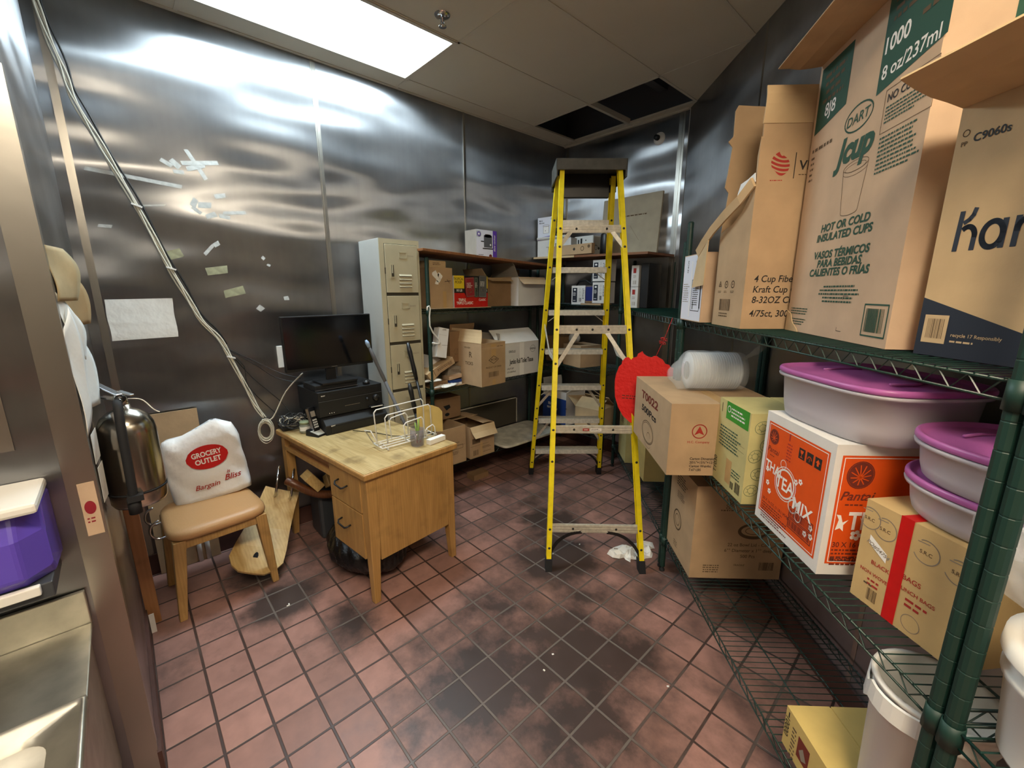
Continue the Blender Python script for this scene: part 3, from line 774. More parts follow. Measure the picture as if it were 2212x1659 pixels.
# --- top shelf
def pr(f):
    F = f['front']; w, h = F.w, F.h
    F.rect(0.004, .004, w-.004, h-.004, 'white_gloss'); F.rect(w*.42, .02, w*.46, h*.9, 'white_print', 2)
    F.frame(w*.5, h*.16, w*.9, h*.62, .003, 'ink', 2); F.small(w*.55, h*.58, w*.28, 12, .0055, 'ink', 3); F.bars(w*.56, h*.18, w*.62, h*.3, 'ink', 6)
    F.text('800E1', w*.62, h*.9, .022, 'ink', rot=-90, al='l'); F.text('SOKEI', w*.2, h*.92, .022, 'ink', rot=-90, al='l'); F.disc(w*.83, h*.85, .018, 'navy', ry=.03, k=2)
    F.small(w*.06, h*.55, w*.3, 9, .006, 'ink_grey', 8); F.rect(w*.9, h*.2, w*.94, h*.55, 'navy', 2)
C1('carton', 'flat white carton with a shipping label at the far end of the top right shelf', -2.215, -1.965, .775, 1.20, T1, .305, 'kraft_pink', pr, tape='lr')

def pr(f):
    F = f['right']; w, h = F.w, F.h
    # round striped emblem and the letters beside it
    cx, cz, r = .075, .565, .033
    for i in range(5):
        a = -.9+i*.42
        pts = []
        y0 = a*r; y1 = (a+.24)*r
        if abs(a) > .98: continue
        n = 8
        def half(y): return math.sqrt(max(0, r*r-y*y))
        top = []; bot = []
        for k in range(n+1):
            u = -1+2*k/n
            bot.append((cx+u*half(y0)*.98, cz+y0+.006*u*u-.006*u)); top.append((cx+u*half(min(y1, r*.97))*.98, cz+y1+.006*u*u-.006*u))
        F.poly(bot+top[::-1], 'ink_red')
    F.line([(cx+.05, cz-.04), (cx+.05, cz+.042)], .0028, 'ink')
    F.text('VI', cx+.064, cz-.012, .042, 'ink', al='l', bold=.02); F.small(cx+.066, cz-.03, .03, 1, .004, 'ink_soft', 5); F.small(cx-.03, cz-.048, .05, 1, .004, 'ink_red', 9)
    for i, t in enumerate(('4 Cup Fiber Drink', 'Kraft Cup Carrier', '8-32OZ Cup')): F.text(t, .032, .172-.038*i, .034, 'ink', al='l', shear=.12, sx=.92)
    F.text('4/75ct, 300ct', .028, .046, .034, 'ink', al='l', shear=.12, sx=.92)
    # outline of a drink carrier
    F.ring(.24, .36, .058, .002, 'ink_soft', rot=35, ry=.035); F.ring(.245, .355, .042, .0015, 'ink_soft', rot=60, ry=.024); F.line([(.2, .33), (.28, .39)], .0018, 'ink_soft'); F.line([(.21, .39), (.27, .32)], .0018, 'ink_soft')
    G = f['front']
    for i in range(3):
        x = .05+i*.055; G.ring(x, .165, .013, .0045, 'ink_soft', n=3 if i == 0 else 12, rot=90); G.disc(x, .165, .004, 'ink_soft'); G.small(x-.016, .138, .03, 2, .003, 'ink_soft', i)
    G.bars(.06, .062, .155, .108, 'ink_soft', 14); G.small(.06, .048, .09, 2, .006, 'ink_soft', 11)
v = carton('carton', 'tall torn kraft carton printed 4/75ct standing open on the top right shelf', 'box', st(-1.888, .797, T1), RZ_A, .252, .40, .70, 'kraft', pr, closed=False, walls='rb',
           flaps=(('r', -3, .115, .0, 'kraft_light'), ('b', -4, .06, .05, 'kraft_light')))
# its torn front panel: whole below, ripped away in a diagonal above
m = MB(); W = .252
def slab(pts, th=.005, mt='kraft'):   # panel in the xz plane at y 0
    m.loft([[(x, y_, z) for x, z in pts] for y_ in (0, th)], mt, False)
slab([(0, .005), (W, .005), (W, .66), (W-.012, .60), (W-.008, .54), (W-.03, .50), (W-.04, .47), (.20, .46), (.17, .43), (.13, .41), (.10, .395), (.05, .385), (0, .37)])
m.build('torn_front', v, label='ripped front panel')
m = MB(); slab([(0, .005), (.40, .005), (.40, .70), (.20, .84), (.02, .85), (.01, .83), (.012, .74), (-.006, .72), (.012, .70), (.004, .60), (-.002, .55), (.015, .53), (.0, .37)])
o = m.build('side_panel', v); o.rotation_euler = (0, 0, PI/2); o.location = (.005, 0, 0)
m = MB()   # ragged light edge and the bent flap hanging over the white carton
pts = [(.255, -.004, .50), (.20, -.02, .452), (.12, -.03, .415), (.02, -.035, .372), (-.06, -.035, .33), (-.13, -.03, .29)]
rnd = random.Random(4)
prev = None; rings = []
for i, p in enumerate(pts):
    q = i/(len(pts)-1)
    a = Vector(p); wv = Vector((-.006, -.012, .026 + .012*rnd.random()))
    b_ = a+wv; n_ = Vector((0, .004, .001))
    rings.append([tuple(a-n_), tuple(b_-n_), tuple(b_+n_), tuple(a+n_)])
m.loft(rings, 'kraft_light', False)
rings = []
for q in (0, .5, 1):
    a = Vector((-.13, -.03, .315-.16*q)) + Vector((-.035*q, -.006*q, 0)); b_ = Vector((-.02, -.038, .36-.195*q)) + Vector((-.01*q, 0, 0))
    rings.append([tuple(a+Vector((0, -.002, 0))), tuple(b_+Vector((0, -.002, 0))), tuple(b_+Vector((0, .002, 0))), tuple(a+Vector((0, .002, 0)))])
m.loft(rings, 'kraft_light', False)
m.build('torn_strip', v, label='torn strip of cardboard bent over the white carton')
m = MB()
pts = [(W-.02, .50), (W+.002, .515), (W-.004, .545), (W-.05, .535), (.15, .53), (.135, .505), (.12, .47), (.16, .465)]
m.loft([[(x, y_, z) for x, z in pts] for y_ in (-.006, -.003)], 'paper', False); m.build('torn_paper', v, label='white torn paper layer')

def pr(f):
    F = f['front']; w, h = F.w, F.h
    F.poly([(.015, h-.215), (.195, h-.185), (.195, h-.02), (.015, h-.02)], 'ink_green'); F.text('8J8', .10, h-.175, .052, 'white_print', sx=1.0, bold=.01); F.small(.045, h-.06, .12, 4, .014, 'ink_soft', 2, 2, 'c')
    F.poly([(.345, h-.225), (.573, h-.195), (.573, h-.01), (.345, h-.01)], 'ink_green'); F.text('1000', .40, h-.135, .052, 'white_print', sx=.95, bold=.02); F.text('8 oz/237ml', .455, h-.195, .044, 'white_print', sx=1.0); F.small(.48, h-.115, .08, 1, .014, 'ink_soft', 3, 2)
    F.small(.36, h-.03, .19, 3, .012, 'ink_soft', 5, 2, 'c')
    F.small(.02, h-.27, .18, 1, .013, 'ink_soft', 31)
    for q in range(5): F.small(.02, h-.292-.017*q, .03, 1, .009, 'ink_soft', 40+q)
    F.ring(.275, h-.248, .066, .0045, 'ink_green', ry=.034); F.text('DART', .275, h-.261, .036, 'ink_green', shear=.1, sx=1.15)
    F.text('Jcup', .275, h-.355, .095, 'ink_green', bold=.045, shear=.25, sx=1.05)
    F.text('NO CUTTER', .40, h-.26, .026, 'ink', al='l', bold=.02); F.frame(.39, h-.33, .565, h-.23, .0015, 'ink_soft'); F.small(.40, h-.275, .155, 5, .005, 'ink_green', 6); F.small(.395, h-.345, .165, 9, .006, 'ink_green', 7)
    cz = h-.44
    F.ring(.30, cz+.062, .060, .0016, 'ink_soft', ry=.014); F.ring(.30, cz+.058, .050, .0012, 'ink_soft', ry=.010); F.line([(.24, cz+.060), (.258, cz-.06)], .0016, 'ink_soft'); F.line([(.36, cz+.060), (.342, cz-.06)], .0016, 'ink_soft'); F.ring(.30, cz-.06, .042, .0016, 'ink_soft', ry=.009, a0=180, a1=360); F.ring(.30, cz+.050, .058, .0012, 'ink_soft', ry=.013, a0=180, a1=360)
    for i, (t, z_) in enumerate((('HOT OR COLD', .331), ('INSULATED CUPS', .302), ('VASOS T\u00c9RMICOS', .250), ('PARA BEBIDAS', .223), ('CALIENTES O FR\u00cdAS', .196))): F.text(t, .285, z_-.01, .031, 'ink_green', shear=.12, bold=.035, sx=1.18)
    F.small(.20, .150, .22, 5, .0065, 'ink_green', 21, al='c')
    F.small(.025, .078, .12, 3, .005, 'ink_green', 22); F.small(.02, .042, .12, 3, .005, 'ink_green', 23)
    F.frame(.455, .025, .55, .105, .004, 'ink_green'); F.bars(.465, .035, .54, .095, 'ink_green', 14)
    F.line([(.345, .115), (.345, .125), (.37, .125)], .0015, 'ink'); F.line([(.335, .035), (.335, .025), (.36, .025)], .0015, 'ink')
    G = f['right']; G.poly([(.12, h-.19), (.36, h-.19), (.36, h-.05), (.12, h-.05)], 'ink_green'); G.text('TM', .2, h-.15, .04, 'ink_soft')
jb = carton('carton', 'huge pinkish carton of insulated cups with green print on the top right shelf', 'box', st(-1.614, .955, T1), RZ_A - D2R(8.9), .562, .225, .86, 'kraft_pink', pr, closed=False, flaps=(('f', 84, .13, .0, 'kraft'), ('b', 4, .12, .0, 'kraft_pink')))
m = MB()
m.poly = None
pts = [(0, 0), (.10, 0), (.085, .012), (.05, .03), (.03, .06), (0, .07)]
m.loft([[(x, y_, z) for x, z in pts] for y_ in (-.004, -.001)], 'kraft_light', False); m.build('crushed_corner', jb, label='crushed pale corner of the carton')

def pr(f):
    F = f['front']; w, h = F.w, F.h
    F.poly([(0, 0), (w, 0), (w, .14), (.195, .062), (0, .125)], 'navy')
    F.rect(.012, .028, .062, .088, 'kraft_light', 2); F.bars(.02, .038, .056, .08, 'ink_soft', 12, 2.5)
    F.text('recycle 17 Responsibly', .072, .045, .010, 'kraft_light', al='l', k=2); F.small(.072, .033, .05, 1, .005, 'kraft_light', 5, 2)
    # big wordmark, drawn letter by letter: K with an arched leg, a, r
    x, z, k, q = .042, .222, 'navy', .54
    F.line([(x, z), (x+.004*q, z+.135*q)], .018*q, k)
    F.line([(x+(.018)*q, z+.098*q), (x+.032*q, z+.107*q), (x+.043*q, z+.122*q), (x+.048*q, z+.142*q)], .016*q, k)
    F.ring(x+.034*q, z+.045*q, .026*q, .018*q, k, a0=0, a1=125, ry=.036*q); F.line([(x+.060*q, z+.047*q), (x+.059*q, z+.0)], .018*q, k)
    F.ring(x+.118*q, z+.045*q, .032*q, .019*q, k, ry=.044*q); F.line([(x+.152*q, z+.09*q), (x+.151*q, z)], .018*q, k)
    F.line([(x+.188*q, z), (x+.189*q, z+.092*q)], .018*q, k); F.ring(x+.215*q, z+.05*q, .025*q, .018*q, k, a0=60, a1=180, ry=.036*q)
    F.text('C9060s', .034, h-.075, .021, 'ink', al='l', bold=.02); F.text('PP', .012, h-.078, .012, 'ink_soft', al='l'); F.ring(.018, h-.054, .006, .0016, 'ink_soft')
kb = carton('carton', 'kraft and navy carton with a large dark wordmark on the top right shelf', 'box', st(-.998, .883, T1), RZ_A + D2R(5), .62, .25, .505, 'kraft_kari', pr, closed=False, flaps=(('f', 74, .17, .04, 'kraft_kari'), ('b', -5, .17, .0, 'kraft_pink')))

# --- middle shelf
def pr(f):
    F = f['front']; w, h = F.w, F.h
    F.text('T0022', w*.46, h*.74, .055, 'ink_brown', sx=2.0, bold=.03); F.text('500Pcs', w*.46, h*.54, .045, 'ink', sx=2.0, bold=.03)
    F.ring(w*.46, h*.27, .10, .004, 'ink_soft', ry=.055); F.ring(w*.46, h*.265, .09, .003, 'ink_soft', ry=.048); F.ring(w*.5, h*.22, .028, .003, 'ink_soft', ry=.02, a0=0, a1=200); F.ring(w*.48, h*.1, .05, .002, 'ink_soft', a0=180, a1=360, ry=.02)
    G = f['right']; G.ring(.125, .20, .030, .004, 'ink_red'); G.poly([(.125, .223), (.146, .183), (.125, .193), (.104, .183)], 'ink_red'); G.text('H.C. Company', .125, .148, .014, 'ink_red', sx=1.1)
    for i, t in enumerate(('Carton Dimension:', '20\u00bd"\u00d715\u00be"\u00d712\u00bd"', 'Carton Weight:', '7.67 LBS')): G.text(t, .095, .072-.017*i, .0155, 'ink', al='l', bold=.02, sx=.95)
C1('carton', 'kraft carton printed T0022 500Pcs jutting from the middle shelf beside the red ornament', -2.325, -1.735, .602, 1.06, M1, .318, 'kraft', pr, tape='lr')

def pr(f):
    F = f['front']; w, h = F.w, F.h
    F.poly([(w*.25, h*.80), (w*.96, h*.80), (w*.96, h), (w*.25, h)], 'green_label'); F.ring(w*.34, h*.92, .012, .004, 'white_print', k=2); F.small(w*.42, h*.93, w*.45, 3, .008, 'white_print', 4, 2)
    F.rect(w*.42, h*.08, w*.60, h*.36, 'tape_clear'); F.text('T1030', w*.10, h*.08, .036, 'ink', rot=90, al='l', sx=.8)
    F.small(w*.1, h*.68, w*.75, 7, .0075, 'ink_green', 13); F.line([(w*.05, h*.60), (w*.92, h*.60)], .001, 'ink_soft'); F.line([(w*.05, h*.54), (w*.92, h*.54)], .001, 'ink_soft')
    F.bars(w*.62, h*.06, w*.72, h*.14, 'ink', 8); F.bars(w*.76, h*.06, w*.92, h*.18, 'ink', 12); F.small(w*.62, h*.27, w*.28, 3, .007, 'ink_green', 15); F.line([(w*.1, h*.85), (w*.1, h*.95)], .004, 'ink')
    G = f['right']; w, h = G.w, G.h; g = 'ink_green'
    rr = random.Random(3)
    for (x, z, r) in ((.045, .30, .028), (.10, .315, .02), (.07, .235, .028), (.13, .26, .03), (.03, .19, .026), (.095, .185, .02), (.05, .12, .028), (.115, .13, .026), (.03, .055, .026), (.085, .065, .03), (.14, .06, .022), (.15, .2, .02), (.17, .12, .02), (.19, .24, .025)):
        G.ring(x, z, r, .0014, g, n=18, ry=r*.85, rot=rr.uniform(0, 90)); G.ring(x, z, r*.45, .0012, g, n=12)
        for k in range(7): a = k*2*PI/7; G.line([(x+r*.5*math.cos(a), z+r*.45*math.sin(a)), (x+r*.75*math.cos(a), z+r*.68*math.sin(a))], .0012, g)
C1('carton', 'yellow-green carton printed with fruit and a green label on the middle right shelf', -1.732, -1.484, .80, 1.19, M1, .350, 'kraft_lime', pr, tape=None)

def tea_art(F, w, h, full):
    o, k = 'orange', 'white_print'
    mx = .018
    F.rect(mx, .035, w-mx, h-.03, o); F.frame(mx+.007, .042, w-mx-.007, h-.037, .0022, k, 2)
    if full:
        F.disc(.055, h-.075, .023, 'ink_brown', k=2); F.ring(.055, h-.075, .0245, .002, 'ink_brown', k=2)
        for i in range(9): a = i*2*PI/9; F.line([(.055, h-.08), (.055+.017*math.cos(a), h-.075+.017*math.sin(a))], .0022, o, k=3)
        F.text('Pantai', .06, h-.13, .026, 'ink_brown', shear=.3, bold=.01); F.small(.045, h-.142, .03, 1, .004, 'ink_brown', 3, 2)
        F.small(.125, h-.075, .03, 6, .006, 'ink_red', 8, 2, 'c'); F.line([(.135, h-.06), (.135, h-.04)], .006, 'ink_red', k=2)
        for i in range(3):
            x = w-.13+i*.036; F.rect(x-.014, h-.095, x+.014, h-.062, 'ink', 2)
            if i == 2: F.poly([(x, h-.067), (x+.009, h-.078), (x+.004, h-.078), (x+.004, h-.087), (x-.004, h-.087), (x-.004, h-.078), (x-.009, h-.078)], o, 3)
            if i == 1: F.ring(x, h-.082, .008, .004, o, a0=0, a1=180, k=3); F.line([(x, h-.08), (x, h-.089)], .002, o, k=3)
            if i == 0: F.poly([(x-.008, h-.068), (x+.008, h-.068), (x+.004, h-.078), (x-.004, h-.078)], o, 3); F.line([(x, h-.078), (x, h-.089)], .002, o, k=3); F.line([(x-.006, h-.089), (x+.006, h-.089)], .002, o, k=3)
        cx, cz = w*.43, h*.475
        F.ring(cx, cz, .045, .006, k, k=2); F.ring(cx, cz, .054, .0025, k, k=2); F.ring(cx-.02, cz+.058, .014, .002, k, k=2); F.ring(cx+.05, cz-.05, .02, .004, k, k=2); F.ring(cx+.08, cz-.07, .014, .003, k, k=2)
        F.text('THAI', cx-.07, cz+.008, .047, k, bold=.02, rot=-3, k=3, sx=.85); F.text('TEA', cx, cz-.022, .058, k, bold=.02, k=3, sx=.9); F.text('MIX', cx+.095, cz-.055, .055, k, bold=.02, rot=-3, k=3, sx=.95); F.text('+', cx+.052, cz-.035, .04, k, k=3)
        rr = random.Random(9)
        for (x, z) in ((cx-.1, cz+.01), (cx-.09, cz-.035), (cx-.075, cz-.06), (cx+.05, cz+.03), (cx+.07, cz+.04), (cx+.14, cz-.07), (cx+.145, cz-.095), (cx+.12, cz-.1)):
            for a in range(5): F.disc(x+.006*math.cos(a*1.257), z+.006*math.sin(a*1.257), .0038, k, n=8, k=2)
        F.text('30 X 16 OZ. (1 LB.) (454g)', mx+.018, h*.215, .0135, 'ink_brown', al='l', k=2, maxw=w*.5); F.small(mx+.018, h*.185, w*.45, 7, .0052, 'ink_brown', 4, 2)
        for z in (.062, .098):
            F.frame(w*.55, z, w*.88, z+.031, .003, 'ink_brown', 2); F.bars(w*.56, z+.004, w*.87, z+.027, 'ink_brown', 24, 2)
    else:
        F.disc(.072, h-.085, .033, 'ink_brown', ry=.036, k=2); F.ring(.072, h-.085, .035, .0025, 'ink_brown', ry=.038, k=2)
        for i in range(11): a = i*2*PI/11; F.line([(.072, h-.092), (.072+.026*math.cos(a), h-.085+.028*math.sin(a))], .003, o, k=3)
        F.text('Pantai', .075, h-.158, .036, 'ink_brown', shear=.3, bold=.02); F.small(.045, h-.174, .06, 1, .006, 'ink_brown', 3, 2)
        F.text('THAI', .060, h*.37, .072, k, bold=.03, al='l', k=3, sx=.75)
        F.poly([(.030, h*.36), (.036, h*.44), (.028, h*.48), (.040, h*.475), (.047, h*.42), (.062, h*.44), (.050, h*.40), (.052, h*.35), (.042, h*.375)], k, 2)
        for a in range(5): F.disc(.088+.010*math.cos(a*1.257), h*.32+.010*math.sin(a*1.257), .0065, k, n=8, k=2)
        F.text('30 X 16 OZ.', .030, h*.225, .022, 'ink_brown', al='l', k=2, bold=.02, sx=.9); F.small(.030, h*.195, .14, 5, .0065, 'ink_brown', 4, 2); F.text('PRODUCT OF THAILAND', .030, h*.11, .0145, 'ink', al='l', k=2, bold=.03, sx=.85)
def pr(f):
    tea_art(f['front'], f['front'].w, f['front'].h, True); tea_art(f['right'], f['right'].w, f['right'].h, False)
    T = f['top']; T.text('Pantai', T.w-.07, .14, .03, 'ink', shear=.3, rot=90); T.text('30 X', T.w-.07, .27, .026, 'ink_brown', rot=90, bold=.01); T.disc(T.w-.12, .12, .03, 'ink_brown'); T.small(.18, .2, .08, 3, .008, 'ink_red', 6)
C1('carton', 'white and orange Thai tea mix carton under the largest plastic tub', -1.412, -1.083, .815, 1.20, M1, .384, 'carton_white', pr, tape=None)

def pr(f):
    F = f['front']; w, h = F.w, F.h
    F.rect(w*.345, 0, w*.465, h+.002, 'tape_red', 2)
    F.poly([(w*.10, h*.60), (w*.29, h*.50), (w*.29, h*.585), (w*.10, h*.685)], 'white_print', 2); F.text('PO#S4754', w*.195, h*.57, .014, 'ink_grey', rot=-17, k=3, shear=.2)
    for (x, z) in ((.06, .83), (.225, .80), (.60, .80), (.86, .78)):
        F.ring(w*x, h*z, .027, .0022, 'ink_grey', a0=-150, a1=120); F.line([(w*x-.02, h*z+.018), (w*x+.004, h*z+.02)], .002, 'ink_grey'); F.text('S.R.C', w*x, h*z-.006, .012, 'ink_soft')
    F.text('BLACK', w*.25, h*.42, .015, 'ink_red'); F.text('NON WOVEN', w*.22, h*.31, .0125, 'ink_red'); F.small(w*.15, h*.25, w*.16, 2, .007, 'ink_red', 4); F.text('BAGS', w*.54, h*.47, .017, 'ink_red'); F.text('LUNCH BAGS', w*.60, h*.37, .013, 'ink_red'); F.small(w*.52, h*.3, w*.2, 2, .008, 'ink_red', 6)
    F.bars(w*.17, h*.06, w*.27, h*.18, 'ink_soft', 10); F.small(w*.12, h*.2, w*.12, 1, .006, 'ink_soft', 3); F.ring(w*.6, h*.12, .02, .0014, 'ink_grey')
    F.rect(w*.345, h-.0005, w*.465, h, 'tape_red')
    T = f['top']; T.rect(w*.345, 0, w*.465, .09, 'tape_red')
C1('carton', 'kraft carton with a wide red tape under the two stacked tubs, at the near post', -1.012, -.765, .858, 1.12, M1, .268, 'kraft_bags', pr, rot=9, tape=None)

# --- bottom shelf
def pr(f):
    F = f['front']; w, h = F.w, F.h
    F.ring(w*.42, h*.40, .052, .008, 'ink_soft', ry=.052); F.ring(w*.42, h*.40, .03, .004, 'ink_soft'); F.small(w*.3, h*.90, w*.4, 5, .008, 'ink', 3); F.small(w*.35, h*.72, w*.3, 4, .006, 'ink_soft', 4); F.small(w*.35, h*.13, w*.18, 3, .007, 'ink_soft', 8)
    G = f['right']; w, h = G.w, G.h
    for k in range(4):
        for j in range(3): G.ring(.165+ (j-1)*.014, h*.82+(k-1.5)*.014, .008, .0025, 'ink_soft', n=8, ry=.005)
    G.small(.12, h*.745, .10, 1, .008, 'ink_soft', 4)
    G.disc(.285, h*.53, .075, 'ink_soft', ry=.042); G.disc(.285, h*.535, .06, 'kraft', ry=.028, k=2); G.ring(.285, h*.535, .04, .003, 'ink_soft', ry=.018, k=3); G.ring(.285, h*.53, .07, .003, 'ink_soft', ry=.037, k=3)
    for i, t in enumerate(('22 oz Bowl Lid - Cold', '6\u00b0\u00b0 Diameter x 1\u00b0\u00b0 deep', '500 Pcs')): G.text(t, .27, h*.365-.031*i, .024, 'ink_soft', bold=.01, sx=.95)
    G.small(.05, h*.14, .10, 4, .007, 'ink_soft', 8, al='c'); G.text('FRAGILE', .235, h*.145, .014, 'ink_soft'); G.bars(.33, h*.1, .40, h*.19, 'ink_soft', 14)
C1('carton', 'big kraft carton of bowl lids on the bottom right shelf near the crumpled paper', -2.228, -1.868, .80, 1.235, L1, .485, 'kraft', pr, tape=None)
def pr(f):
    F = f['front']; w, h = F.w, F.h
    F.text('00001', w*.12, h*.30, .028, 'ink', rot=90, al='l'); F.poly([(w*.35, h*.25), (w*.62, h*.25), (w*.62, h*.75), (w*.35, h*.75)], 'ink_brown'); F.poly([(w*.48, h*.6), (w*.58, h*.4), (w*.48, h*.3), (w*.4, h*.45)], 'ink_grey', 2); F.small(w*.2, h*.7, w*.12, 8, .008, 'ink_soft', 6); F.line([(w*.08, h*.8), (w*.08, h*.92)], .005, 'ink')
C1('carton', 'low yellow kraft carton on the bottom right shelf in front of the white bucket', -1.09, -.905, .805, 1.06, L1, .135, 'kraft_yellow', pr, tape=None)

def bucket(name, label, loc, r0, r1, h, group=None, lid=False):
    root = thing(name, label, 'bucket', loc, 0, group); m = MB()
    m.lathe([(0, .004), (r0-.004, .004), (r0, 0), (r0, .003), (r1, h-.06), (r1+.006, h-.055), (r1+.006, h-.045), (r1+.001, h-.042), (r1+.002, h-.012), (r1+.008, h-.01), (r1+.008, h), (r1-.003, h), (r1-.004, h-.02), (r0-.004, .006), (0, .006)], 'bucket', 40)
    m.build('body', root)
    if lid:
        m = MB(); m.lathe([(0, h+.004), (r1-.02, h+.004), (r1-.012, h+.014), (r1+.01, h+.014), (r1+.012, h-.015)], 'bucket', 40); m.build('lid', root)
    return root
bk = bucket('bucket', 'tall open white plastic bucket on the bottom right shelf beside the near post', st(-.80, .905, L1), .090, .103, .525)
m = MB(); 
rg = []
for i in range(13):
    a = D2R(150 + i*11); R_ = .110; z = .477 + .05*math.sin((i/12)*PI)*-.35 + (.0 if i not in (3, 4) else -.02)
    rg.append([(R_*math.cos(a), R_*math.sin(a), z), ((R_+.006)*math.cos(a), (R_+.006)*math.sin(a), z+.002), ((R_+.004)*math.cos(a), (R_+.004)*math.sin(a), z+.045), (R_*math.cos(a), R_*math.sin(a), z+.048)])
m.loft(rg, 'bucket', False); m.build('torn_rim', bk, label='torn tear strip of the bucket rim')

def superellipse(a, b, n=2.6, k=48):
    out = []
    for i in range(k):
        t = 2*PI*i/k; c, s_ = math.cos(t), math.sin(t)
        out.append((a*math.copysign(abs(c)**(2/n), c), b*math.copysign(abs(s_)**(2/n), s_)))
    return out
def tub(label, loc, rz, a, b, h, tilt=(0, 0), n=3.6, content=None, group='plastic tubs with purple lids'):
    root = thing('food_tub', label, 'tub', loc, rz, group)
    root.rotation_euler = (tilt[0], tilt[1], rz)
    def ring(s, z, off=0): return [(x*s + math.copysign(off, x)*min(1, abs(x)/a*1.5), y*s + math.copysign(off, y)*min(1, abs(y)/b*1.5), z) for x, y in superellipse(a, b, n)]
    m = MB(); m.loft([ring(.80, .003), ring(.84, 0), ring(.87, .006), ring(.90, h*.3), ring(.935, h-.012), ring(.99, h-.010), ring(1.0, h-.004), ring(.985, h), ring(.93, h-.004), ring(.895, h*.3), ring(.86, .009)], 'tub'); m.build('tub_body', root)
    m = MB(); m.loft([ring(.985, h+.001), ring(1.0, h+.004), ring(1.0, h+.012), ring(.985, h+.017), ring(.955, h+.017), ring(.935, h+.008), ring(.90, h+.007), ring(.55, h+.008), ring(.5, h+.011), ring(.02, h+.011)], 'tub_lid')
    m.tube([(-a*.5, -b*.32, h+.0125), (-a*.54, 0, h+.0125), (-a*.46, b*.3, h+.0125)], .004, 'tub_lid', 6); m.tube([(a*.5, -b*.32, h+.0125), (a*.54, 0, h+.0125), (a*.46, b*.3, h+.0125)], .004, 'tub_lid', 6)
    m.build('lid', root, label='purple snap lid')
    if content:
        m = MB(); m.loft([ring(.55, .012), ring(.72, .02), ring(.76, h*.6), ring(.6, h*.72)], content); m.build('contents', root, label='reddish food inside the tub')
    return root
mat('red_food', '#7d2a35', .8, noise=.2)
tub('largest rectangular plastic tub with purple lid sitting on the orange tea carton', st(-1.24, 1.0, M1+.3895), RZ_A + D2R(5), .225, .185, .138, content='red_food')
tub('lower of the two stacked purple-lidded tubs on the red-taped carton', st(-.865, 1.04, M1+.2745), RZ_A + D2R(8), .18, .165, .078, n=2.2)
tub('upper of the two stacked purple-lidded tubs beside the near post', st(-.835, 1.02, M1+.2745+.098), RZ_A + D2R(8), .18, .165, .085, n=2.3)

# bag of clear lids lying on the T0022 carton
root = thing('bag_of_lids', 'stack of clear plastic cup lids wrapped in a plastic bag on the T0022 carton', 'lids', st(-1.99, .865, M1+.3225+.094), RZ_A + D2R(88))
rnd = random.Random(5)
m = MB(); R_ = .086
prof = []
for i in range(21):
    x = -.115 + i*.0105; prof += [(R_*.91, x), (R_, x+.002), (R_, x+.0055), (R_*.91, x+.0075)]
m.X = Matrix.Rotation(PI/2, 4, 'Y')
m.lathe([(R_*.5, -.118), (R_*.9, -.117)] + prof + [(R_*.9, .108), (0, .108)], 'cup_clear', 28); m.build('lid_stack', root)
m = MB()
rings = []
for i in range(15):
    x = -.20 + i*.0235; q = abs((x+.0)/.2)
    r = R_+.006 if abs(x) < .12 else max(.008, (R_+.006)*(1-(abs(x)-.12)/.09)**.7)
    rings.append([(x, (r+rnd.uniform(-.004, .006))*math.cos(2*PI*k/16), max(-.092, (r+rnd.uniform(-.004, .006))*math.sin(2*PI*k/16) - (.02 if x < -.14 else 0))) for k in range(16)])
m.loft(rings, 'bag_clear'); m.build('plastic_bag', root, label='crinkled clear plastic bag')
m = MB(); m.loft([[(.13+.03*i, (.010 if i < 2 else .022)*math.cos(2*PI*k/8)*rnd.uniform(.6, 1.2), .05+.022*i+(.010 if i < 2 else .018)*math.sin(2*PI*k/8)) for k in range(8)] for i in range(4)], 'bag_clear'); m.build('bag_neck', root)

# red ornament hanging from the shelf post
root = thing('red_ornament', 'red paper lantern shaped ornament with ragged top hanging by a string beside the ladder', 'ornament', st(-2.40, .667, 1.03), RZ_A + D2R(72))
pts = []
def prof2():
    out = []
    # round body with a ragged upper edge, in metres about the ornament's centre
    for i in range(0, 33):
        a = D2R(100 + i*7.6); out.append((.150*math.cos(a)*(1 if a < 4.4 else 1.0), .195*math.sin(a)))
    return out
pts = [(-.165, .02), (-.16, -.04), (-.14, -.10), (-.11, -.15), (-.07, -.185), (-.02, -.205), (.03, -.205), (.08, -.19), (.12, -.155), (.145, -.10), (.155, -.04), (.158, .02), (.150, .05), (.158, .07), (.148, .085), (.160, .105), (.156, .15), (.135, .155), (.125, .168), (.105, .172), (.09, .195), (.07, .205), (.055, .215), (.04, .212), (.03, .205), (.012, .208), (0, .214), (-.015, .225), (-.022, .238), (-.03, .232), (-.045, .222), (-.05, .205), (-.075, .195), (-.08, .185), (-.095, .200), (-.115, .195), (-.13, .175), (-.132, .158), (-.148, .14), (-.15, .128), (-.16, .10), (-.166, .06)]
m = MB()
m.loft([[(x, -.004, z) for x, z in pts], [(x, .004, z) for x, z in pts]], 'red_flock', False)
F = Face(m, (-.16, -.0045, -.2), (1, 0, 0), (0, 0, 1), .3, .4)
F.small(.04, .17, .12, 2, .009, 'ink_brown', 12)
m.build('ornament', root)
m = MB(); m.tube([(.052, 0, .21), (.07, 0, .26), (.085, 0, .30), (.10, 0, .345), (.125, .0, .43)], .0016, 'red_string', 6); 
m.build('string', root)
m = MB()
